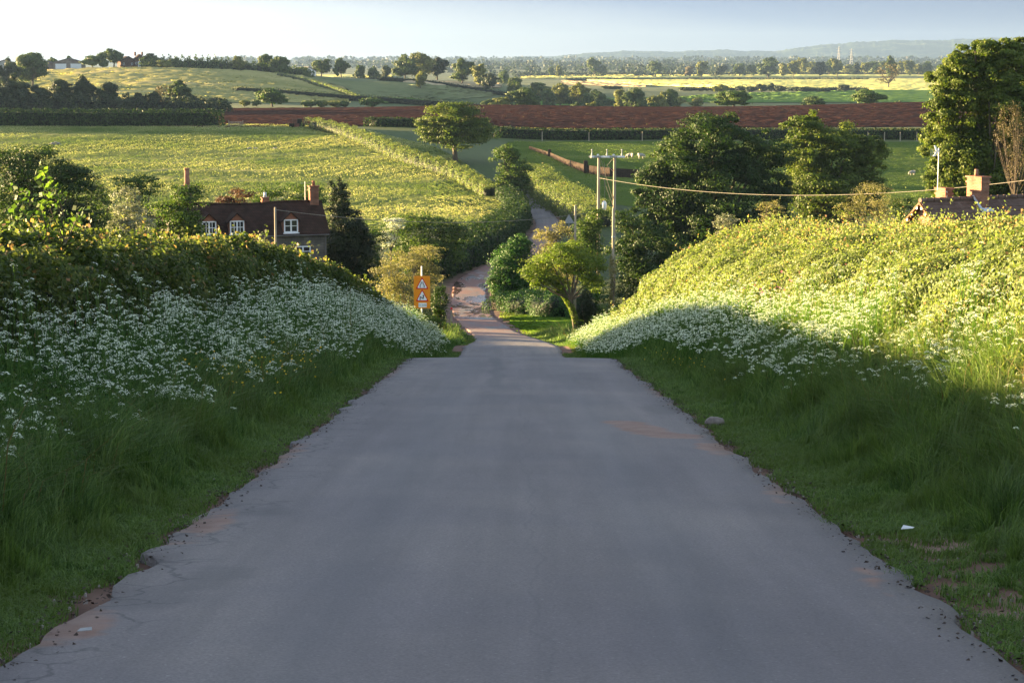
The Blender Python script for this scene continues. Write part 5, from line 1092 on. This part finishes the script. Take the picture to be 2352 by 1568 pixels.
for k in range(int(HL / .42)): mb.tube([(-.28 + k * .42, 0, rz_ + .06), (-.28 + k * .42 + .40, 0, rz_ + .05)], [.13, .115], 8)
mb.build("roof", M['roof2'], ho)
mb = MB()
for sgn in (-1, 1):
    mb.prism([(-.30, 0, rz_ - .02), (-.30, sgn * HW * 1.06, rz_ - RS * 1.06 - .02), (-.30, sgn * HW * 1.06, rz_ - RS * 1.06 - .12), (-.30, 0, rz_ - .12)], (-.04, 0, 0), (0, 0, 0))
mb.build("bargeboard", M['tile_edge'], ho)
mb = MB()
for sgn in (-1, 1):
    for k in range(9):
        q = (k + .5) / 9; mb.tube([(-.33, sgn * HW * 1.06 * q, rz_ - .16 - RS * 1.06 * q), (-.31, sgn * HW * 1.06 * q, rz_ - .16 - RS * 1.06 * q)], .075, 8)
mb.build("scalloped_trim", M['paint'], ho)
chimney(ho, (3.5, .05, rz_ - .75), (.52, 1.1), 1.85, 0, M['brick_pale'], M['tile_edge'])
c2 = [o for o in ho.children if o.name.startswith("chimney")][-1]
MB().tube([(3.5, .2, rz_ + 1.12), (3.5, .2, rz_ + 1.32), (3.5, .2, rz_ + 1.52)], [.13, .10, .10], 8).build("chimney_pot", M['brick_pale'], c2, True)
MB().prism([(3.15, -.6, rz_ - .46), (3.85, -.6, rz_ - .46), (3.9, -.78, rz_ - .6), (3.1, -.78, rz_ - .6)], (0, 0, 0), (0, 0, .06)).prism([(3.2, .0, rz_ + .14), (3.1, .0, rz_ + .14), (3.04, -.78, rz_ - .55), (3.2, -.78, rz_ - .55)], (0, 0, 0), (0, 0, .08)).build("flashing", M['lead'], ho)
chimney(ho, (2.1, 1.0, rz_ - 1.2), (.45, .75), 1.7, 0, M['brick_pale'], M['tile_edge'])
ae = MB().tube([(1.95, .6, rz_ + .0), (1.95, .6, rz_ + .4), (1.5, .8, rz_ + .5), (1.5, .8, rz_ + 2.62)], .022, 5).tube([(1.2, .8, rz_ + 2.4), (1.55, .8, rz_ + 2.45)], .02, 5)
for k in range(5): ae.tube([(1.0 + .11 * k, .8, rz_ + 2.40 - .2), (1.0 + .11 * k, .8, rz_ + 2.40 + .2)], .009, 4)
ae.prism([(1.15, .8, rz_ + 2.2), (1.35, .8, rz_ + 2.44), (1.2, .8, rz_ + 2.75), (1.3, .8, rz_ + 2.75), (1.5, .8, rz_ + 2.45), (1.3, .8, rz_ + 2.2)], (0, 0, 0), (0, .03, 0)).build("aerial", M['porcelain'], ho)

# ------------------------------------------------------------------ poles and cables
def pole(label, u, vtop, Y, r, vbot=None, group=None):
    t_ = P(u, vtop, Y); g = float(G(t_[0], t_[1])); root = empty("utility_pole", (t_[0], t_[1], g), label, "pole", group)
    H = t_[2] - g
    MB().tube([(0, 0, -.5), (0, 0, H * .5), (0, 0, H - .05), (0, 0, H)], [r * 1.2, r, r * .86, r * .6], 10).build("pole", M['polewood'], root, True)
    return root, H
r1, H1 = pole("single wooden pole standing in front of the cottage roof", 632, 476, 138, .085)
MB().box((0, -.1, H1 - .25), (.06, .14, .2)).build("bracket", M['steel'], r1)
r2, H2_ = pole("short pale pole above the leaning tree", 1321.5, 471, 145, .09)
r3, H3 = pole("single wooden pole in front of the twin pole", 1409, 477, 140, .10)
for k in (.25, .5): MB().tube([(0, -.02, H3 * (1 - k)), (0, -.02, H3 * (1 - k) + .12)], .115, 10).build("band", M['steel'], r3, True)
LP, RP = P(1375.5, 358, 178), P(1412, 358, 178); g3 = float(G(LP[0], 178))
tw = empty("twin_pole", (LP[0], 178, g3), "twin wooden electricity pole with crossarm, white insulators and hanging cable end", "pole")
HT = LP[2] - g3; sp = RP[0] - LP[0]
for dx in (0, sp): MB().tube([(dx, 0, -.5), (dx, 0, HT * .5), (dx, 0, HT - .05), (dx, 0, HT + .02)], [.17, .145, .125, .09], 10).build("pole", M['polewood'], tw, True)
MB().box((sp / 2, -.16, HT - .08), (3.15, .09, .16)).box((sp / 2, .16, HT - .08), (3.15, .09, .16)).build("crossarm", M['steel'], tw)
for dx in (-.62, .72, 2.05):
    MB().tube([(dx, 0, HT - .02), (dx, 0, HT + .12), (dx, 0, HT + .2), (dx, 0, HT + .5)], [.05, .09, .04, .03], 8).ball((dx, 0, HT + .52), .075).build("insulator", M['steel'], tw, True)
for dx in (-.08, sp - .1): MB().ball((dx, -.18, HT + .06), .11).build("insulator", M['porcelain'], tw, True)
for a, b in ((.2, .95), (1.62, 2.3), (-.75, -.45)): MB().tube([((a), -.24, HT - .10), ((b), -.24, HT - .10)], .09, 8).build("sunlit_arm_length", M['porcelain'], tw, True)  # white lengths imitate the sunlit stretches of the crossarm
MB().tube([(.15, -.1, HT - 1.2), (.75, -.12, HT - 3), (1.35, -.12, HT - 4.6), (1.9, -.1, HT - 5.6)], .022, 5).tube([(.2, 0, HT - .4), (1.0, -.05, HT - 3), (1.75, 0, HT - 5.4)], .022, 5).tube([(sp, 0, HT - 1.5), (.75, 0, HT - .9), (sp - .2, 0, HT - .3)], .02, 5).build("stay_wire", M['wire'], tw)
MB().tube([(.5, -.15, HT - .6), (.55, -.15, HT - 3.6), (.5, -.15, HT - 4.1)], .02, 5).build("drop_cable", M['wire'], tw)
MB().tube([(.5, -.15, HT - 4.0), (.5, -.15, HT - 4.2), (.5, -.15, HT - 4.6), (.55, -.15, HT - 4.85)], [.10, .24, .22, .10], 10).build("cable_end", M['porcelain'], tw, True)
def cable(name, label, a, b, sag, r):
    t_ = np.linspace(0, 1, 40)[:, None]; p = a * (1 - t_) + b * t_; p[:, 2] -= (4 * t_ * (1 - t_) * sag)[:, 0]
    return tag(MB().tube(p, r, 5).build(name, M['wire'], None, True), label, "cable")
cable("overhead_cable", "thin overhead cable sagging from the cottage pole to the twin pole", P(634, 482, 138), P(1376, 485, 177.6), .95, .022)
pe = P(2640, 372, 118)
cable("overhead_cable", "thick overhead cable sagging from the twin pole past the chimney", P(1377, 409, 177.8), pe, 1.75, .015)
r5, H5 = pole("wooden pole beyond the brick house carrying the thick cable", 2640, 368, 118, .11)
# ------------------------------------------------------------------ warning sign
S = P(969.5, 708, 101); sx, sz = float(S[0]), float(S[2]); gs = float(G(sx, 101)); hb = sz - gs
sg = empty("warning_sign", (sx, 101, gs), "orange backed road sign with two red bordered warning triangles on a post", "road sign", rz=radians(-4))
def flat(name, rgb, rough=.5):
    return surf(name, [(.3, tuple(c * .93 for c in rgb)), (.7, rgb)], 2.5, rough=rough)
M['orange'] = flat("orange_sign_film", (.85, .27, .01)); M['signred'] = flat("red_sign_film", (.62, .02, .02)); M['signwhite'] = flat("white_sign_film", (.8, .8, .82)); M['signblack'] = flat("black_sign_film", (.015, .015, .02))
PW, PH = .83, 1.66
MB().tube([(-.02, .05, -.4), (-.02, .05, hb + PH + .5)], .038, 10).build("post", M['porcelain'], sg, True)
MB().prism([(-PW / 2, 0, hb), (PW / 2, 0, hb), (PW / 2, 0, hb + PH), (-PW / 2, 0, hb + PH)], (0, 0, 0), (0, .012, 0)).build("panel", M['orange'], sg)
def tri(zb, s, y, m, name, par):
    h = s * .92; c = .035; 
    return MB().prism([(-s / 2 + c, y, zb), (s / 2 - c, y, zb), (s / 2 - c * .3, y, zb + c), (c * .5, y, zb + h - c * .4), (-c * .5, y, zb + h - c * .4), (-s / 2 + c * .3, y, zb + c)], (0, 0, 0), (0, .004, 0)).build(name, m, par)
for zb in (hb + PH - .67, hb + .36):
    t_ = tri(zb, .66, -.006, M['signred'], "triangle", sg); t_.location.x = .01
    tri(zb + .055, .50, -.011, M['signwhite'], "triangle_face", t_)
    g_ = MB()
    if zb > hb + .6:
        for s_ in (-1, 1):
            pl = [(s_ * .105, zb + .075), (s_ * .105, zb + .19), (s_ * .045, zb + .29), (s_ * .045, zb + .38)]
            for (x0, z0), (x1, z1) in zip(pl[:-1], pl[1:]): g_.prism([(x0 - .019, -.0155, z0), (x0 + .019, -.0155, z0), (x1 + .019, -.0155, z1), (x1 - .019, -.0155, z1)], (0, 0, 0), (0, .003, 0))
    else:
        g_.prism([(-.13, -.0155, zb + .07), (-.085, -.0155, zb + .07), (-.085, -.0155, zb + .215), (-.13, -.0155, zb + .235)], (0, 0, 0), (0, .003, 0))
        g_.prism([(-.13, -.0155, zb + .235), (-.085, -.0155, zb + .255), (.06, -.0155, zb + .165), (.04, -.0155, zb + .125)], (0, 0, 0), (0, .003, 0))
        g_.prism([(.04, -.0155, zb + .125), (.085, -.0155, zb + .15), (.085, -.0155, zb + .28), (.115, -.0155, zb + .28), (.0625, -.0155, zb + .35), (.01, -.0155, zb + .28), (.04, -.0155, zb + .28)], (0, 0, 0), (0, .003, 0))
    g_.build("symbol", M['signblack'], t_)
pl_ = MB().box((.03, -.008, hb + .17), (.42, .012, .22)).build("plate", M['signwhite'], sg)
fc = bpy.data.curves.new("lettering", 'FONT'); fc.body = "\u00bd mile"; fc.size = .14; fc.align_x = 'CENTER'; fc.align_y = 'CENTER'; fc.extrude = .001; fc.materials.append(M['signblack'])
ft_ = bpy.data.objects.new("t", fc); col.objects.link(ft_); bpy.context.view_layer.update(); fm = bpy.data.meshes.new_from_object(ft_.evaluated_get(bpy.context.evaluated_depsgraph_get())); bpy.data.objects.remove(ft_)
fo = bpy.data.objects.new("lettering", fm); col.objects.link(fo); fo.parent = pl_; fo.rotation_euler = (pi / 2, 0, 0); fo.location = (.03, -.0165, hb + .17)
# marker posts by the lane
def marker(u, v, Y, lab, mats):
    p = P(u, v, Y); g = float(G(p[0], Y)); r = empty("marker_post", (p[0], Y, g), lab, "post")
    MB().box((0, 0, .38), (.13, .09, .95), .1).build("post", mats[0], r); MB().box((0, 0, .95), (.16, .11, .18), .1, .8).build("reflector", mats[1], r)
marker(1037, 715, 150, "short pale marker post with a red top beside the muddy lane", (M['polewood'], M['signred']))
# white notice on the lane verge further up
nb = P(1307, 482, 262); g = float(G(nb[0], 262)); r = empty("notice_board", (nb[0], 262, g), "small grey triangular sign back beside the upper lane", "road sign")
MB().tube([(0, 0, -.3), (0, 0, 1.0)], .05, 6).build("post", M['steel'], r); MB().prism([(-.75, 0, .9), (.75, 0, .9), (0, 0, 2.1)], (0, 0, 0), (0, .03, 0)).build("panel", M['steel'], r)
# stone and litter at the roadside
for (x, y, s_, lab) in ((2.42, 23.4, .12, "pale flat stone lying on the right road edge where the mud washes out"),):
    mb = MB().ball((0, 0, .03), (s_, s_ * .7, .07), 12, 7); mb.V[0] += rng.normal(0, .006, mb.V[0].shape); o = mb.build("stone", M['pebble'], None, True); o.location = (x, y, float(G(x, y)) + .02); tag(o, lab, "stone")
p_ = hit(2083, 1240); o = MB().prism([(-.045, -.02, 0), (.03, -.025, .006), (.05, .012, .004), (-.02, .03, .014)], (0, 0, 0), (0, 0, .004)).build("paper_scrap", M['paint']); o.location = (p_[0], p_[1], float(G(*p_)) + .08); tag(o, "crumpled white paper scrap lying in the short verge grass", "litter")
p_ = hit(194, 1470); o = MB().prism([(-.03, -.02, 0), (.04, -.01, .004), (.035, .012, .012), (-.02, .01, .006)], (0, 0, 0), (0, 0, .003)).build("paper_scrap", M['steel']); o.location = (p_[0], p_[1], float(G(*p_)) + .05); tag(o, "torn silver wrapper lying on the cracked asphalt edge", "litter")

# ------------------------------------------------------------------ farm on the hill
def shed(name, label, cat, u, v, Y, w, d, h, rh, rz, wall, roofm, doors=0, win=0, chim=0):
    p = P(u, v, Y); g = float(G(p[0], Y)); r = empty(name, (p[0], Y, g), label, cat, rz=rz)
    MB().prism([(-w / 2, -d / 2, -1), (w / 2, -d / 2, -1), (w / 2, -d / 2, h), (0, -d / 2, h + rh), (-w / 2, -d / 2, h)], (0, 0, 0), (0, d, 0)).build("wall", wall, r)
    mb = MB()
    for s_ in (-1, 1): mb.prism([(s_ * (w / 2 + .4), -d / 2 - .4, h - .15), (0, -d / 2 - .4, h + rh + .15), (0, -d / 2 - .4, h + rh + .45), (s_ * (w / 2 + .4), -d / 2 - .4, h + .15)], (0, 0, 0), (0, d + .8, 0))
    mb.build("roof", roofm, r)
    for k in range(doors): MB().box((-w / 4 + k * w / 2 - (0 if doors > 1 else -w / 4), -d / 2 - .06, h * .42), (w * .36, .1, h * .84)).build("door", M['paint'], r)
    for k in range(win):
        f = MB().box((-w / 3 + k * w / max(1, win - .5) * .8, -d / 2 - .06, h * .6), (.9, .1, 1.1)).build("window", M['paint'], r); MB().box((-w / 3 + k * w / max(1, win - .5) * .8, -d / 2 - .12, h * .6), (.65, .05, .85)).build("pane", M['glass'], f)
    for k in range(chim):
        MB().box((-w / 3 + k * w * .6, 0, h + rh + .6), (.9, .9, 2.0)).build("chimney", M['brick'], r)
    return r
M['oldbrick'] = brick_mat("old_farm_brick", (.15, .07, .05), (.11, .055, .04), (.10, .08, .07))
M['barnwall'] = surf("barn_wall", [(.4, (.16, .13, .11)), (.6, (.24, .2, .17))], .4)
shed("barn", "farm barn with two pale doors and dark gable on the hill crest", "barn", 160, 155, 1030, 15, 18, 3.6, 1.9, .15, M['barnwall'], M['barnroof'], doors=2)
shed("barn", "big dark roofed barn at the left edge of the hill farm", "barn", 12, 155, 1030, 19, 24, 3.2, 3.0, .2, M['barn'], M['barnroof'])
shed("barn", "low dark shed beside the pale ash on the hill", "barn", 110, 152, 1035, 10, 10, 3.0, 1.6, .1, M['barnwall'], M['barnroof'])
shed("farmhouse", "red brick farmhouse wing with steep roof on the hill", "house", 292, 152, 1035, 8, 9, 3.4, 2.2, .4, M['oldbrick'], M['tile'], win=2, chim=1)
shed("farmhouse", "red brick farmhouse main block with tall chimney and white door", "house", 320, 152, 1036, 6, 8, 4.0, 2.6, .3, M['oldbrick'], M['tile'], doors=1, win=2, chim=2)
shed("cottage", "tiny white gabled cottage on the far side of the hill crest", "cottage", 704, 168, 1100, 8, 7, 2.4, 2, .5, M['paint'], M['barnroof'])
# rusty heap beside the meadow gate
bp_ = gp(685, 448); g = float(G(*bp_)); bs = empty("hay_bale_stack", (*bp_, g), "reddish brown stack of old bales at the corner of the lit hedge", "bale stack")
for k, (dx, dz, w_) in enumerate(((-1.15, .5, 1.15), (0, .52, 1.1), (1.15, .5, 1.15), (-.55, 1.45, 1.1), (.6, 1.47, 1.15))):
    MB().box((dx, 0, dz), (w_, 1.3, .95), .05 * k - .1, .93).build("bale", M['clod'] if k % 2 else M['brown'], bs)
gb = gp(545, 452); g = float(G(*gb)); gt = empty("field_gate", (*gb, g), "old wooden field gate at the end of the dark meadow hedge", "gate")
for dx in (-1.6, 1.6): MB().box((dx, 0, .7), (.16, .16, 1.5), 0, .9).build("post", M['polewood'], gt)
mb = MB()
for k in range(5): mb.box((0, 0, .25 + k * .22), (3.0, .05, .09))
mb.box((0, .04, .7), (.08, .05, 1.0)).build("rail_panel", M['polewood'], gt)
# ------------------------------------------------------------------ sheep
def sheep(u, v, Y, rz, label, grazing=True, group=None, s=1.0, lying=False):
    if Y is None: q = hit(u, v, 250); x, Y = float(q[0]), float(q[1])
    else: x = float(P(u, v, Y)[0])
    r = empty("sheep", (x, Y, float(G(x, Y))), label, "sheep", group, rz); r.scale = (s, s, s)
    me = bpy.data.meshes.new("body"); z0 = .38 if lying else .72
    vs = [(-.42, 0, z0), (-.15, 0, z0 + .04), (.18, 0, z0 + .02), (.42, 0, z0 + .02), (.60, 0, z0 - .04 if grazing else z0 + .18), (.74, 0, z0 - .32 if grazing else z0 + .3), (.82, 0, z0 - .46 if grazing else z0 + .26), (-.56, 0, z0 - .02), (-.6, 0, z0 - .2)]
    rd = [.27, .30, .29, .25, .15, .095, .06, .10, .05]; ed = [(0, 1), (1, 2), (2, 3), (3, 4), (4, 5), (5, 6), (0, 7), (7, 8)]
    if not lying:
        for fx, sy, j in ((-.36, -.13, 0), (-.36, .13, 0), (.34, -.12, 3), (.34, .12, 3)):
            n0 = len(vs); vs += [(fx, sy, .48), (fx + (.04 if j == 0 else -.02), sy, .26), (fx, sy, .02)]; rd += [.09, .045, .04]; ed += [(j, n0), (n0, n0 + 1), (n0 + 1, n0 + 2)]
    hx, hz = vs[5][0], vs[5][2]
    for sy in (-1, 1): n0 = len(vs); vs.append((hx - .03, sy * .15, hz + .05)); rd.append(.03); ed.append((5, n0))
    me.from_pydata(vs, ed, []); o = bpy.data.objects.new("body", me); col.objects.link(o)
    md = o.modifiers.new("s", 'SKIN'); o.modifiers.new("d", 'SUBSURF').levels = 1; o.modifiers["d"].render_levels = 1
    for i, q in enumerate(me.skin_vertices[0].data): q.radius = (rd[i], rd[i] * 1.0); q.use_root = i == 1
    me.materials.append(M['wool'])
    dg = bpy.context.evaluated_depsgraph_get(); m2 = bpy.data.meshes.new_from_object(o.evaluated_get(dg)); bpy.data.objects.remove(o)
    for p__ in m2.polygons: p__.use_smooth = True
    b = bpy.data.objects.new("body", m2); col.objects.link(b); b.parent = r
sheep(2095, 404, None, radians(200), "single pale sheep grazing on the sunlit pasture above the twiggy bush")
sheep(1447, 366, None, radians(160), "shaded sheep grazing behind the stone wall, next to the insulators", s=1.15)
sheep(1472, 366, None, radians(15), "shaded sheep grazing behind the stone wall, next to the huge dark oak", s=1.15)
for u, rz in ((572, 20), (588, 170), (631, 40)): sheep(u, 344, None, radians(rz), "small pale lamb lying in the hay meadow grass", False, "lambs lying in the meadow", .62, True)
# pigeons on top of the dark tree
def pigeon(u, v, Y, rz, lab):
    p = P(u, v, Y); r = MB().ball((0, 0, .1), (.17, .09, .09)).ball((.16, 0, .2), (.055, .05, .05)).prism([(-.12, -.04, .08), (-.32, -.05, .04), (-.32, .05, .04), (-.12, .04, .08)], (0, 0, 0), (0, 0, .02)).prism([(.2, -.01, .2), (.25, 0, .19), (.2, .01, .2)], (0, 0, 0), (0, 0, .012)).build("bird", M['wool'], None, True)
    r.location = p; r.rotation_euler = (0, 0, rz); tag(r, lab, "bird", "pigeons on the dark treetop")
for u, rz in ((122, .4), (133, 2.6)): pigeon(u, 333, 140, rz, "pale wood pigeon perched on top of the broad dark tree")
# ------------------------------------------------------------------ two lattice pylons far off
def pylon(u, Y, vt, lab):
    x = float(P(u, 150, Y)[0]); g = float(G(x, Y)); H = float(P(u, vt, Y)[2]) - g; mb = MB()
    for i in range(8):
        a, b = i / 8, (i + 1) / 8; wa, wb = 3.2 * (1 - a) ** 1.3 + .7, 3.2 * (1 - b) ** 1.3 + .7
        for sx, sy in ((-1, -1), (1, -1), (1, 1), (-1, 1)):
            mb.tube([(sx * wa, sy * wa, H * a), (sx * wb, sy * wb, H * b)], .28, 4); mb.tube([(sx * wa, sy * wa, H * a), (-sx * wb, sy * wb, H * b)], .16, 4)
    for k in (.66, .8, .93): mb.tube([(-5.5, 0, H * k), (5.5, 0, H * k)], .25, 4); mb.tube([(-5.5, 0, H * k), (0, 0, H * k + 1.8), (5.5, 0, H * k)], .18, 4)
    o = mb.build("pylon", M['steel']); o.location = (x, Y, g); tag(o, lab, "pylon")
pylon(1926, 4300, 108, "taller hazy lattice pylon against the blue hills"); pylon(1955, 4700, 112, "smaller hazy lattice pylon against the blue hills")
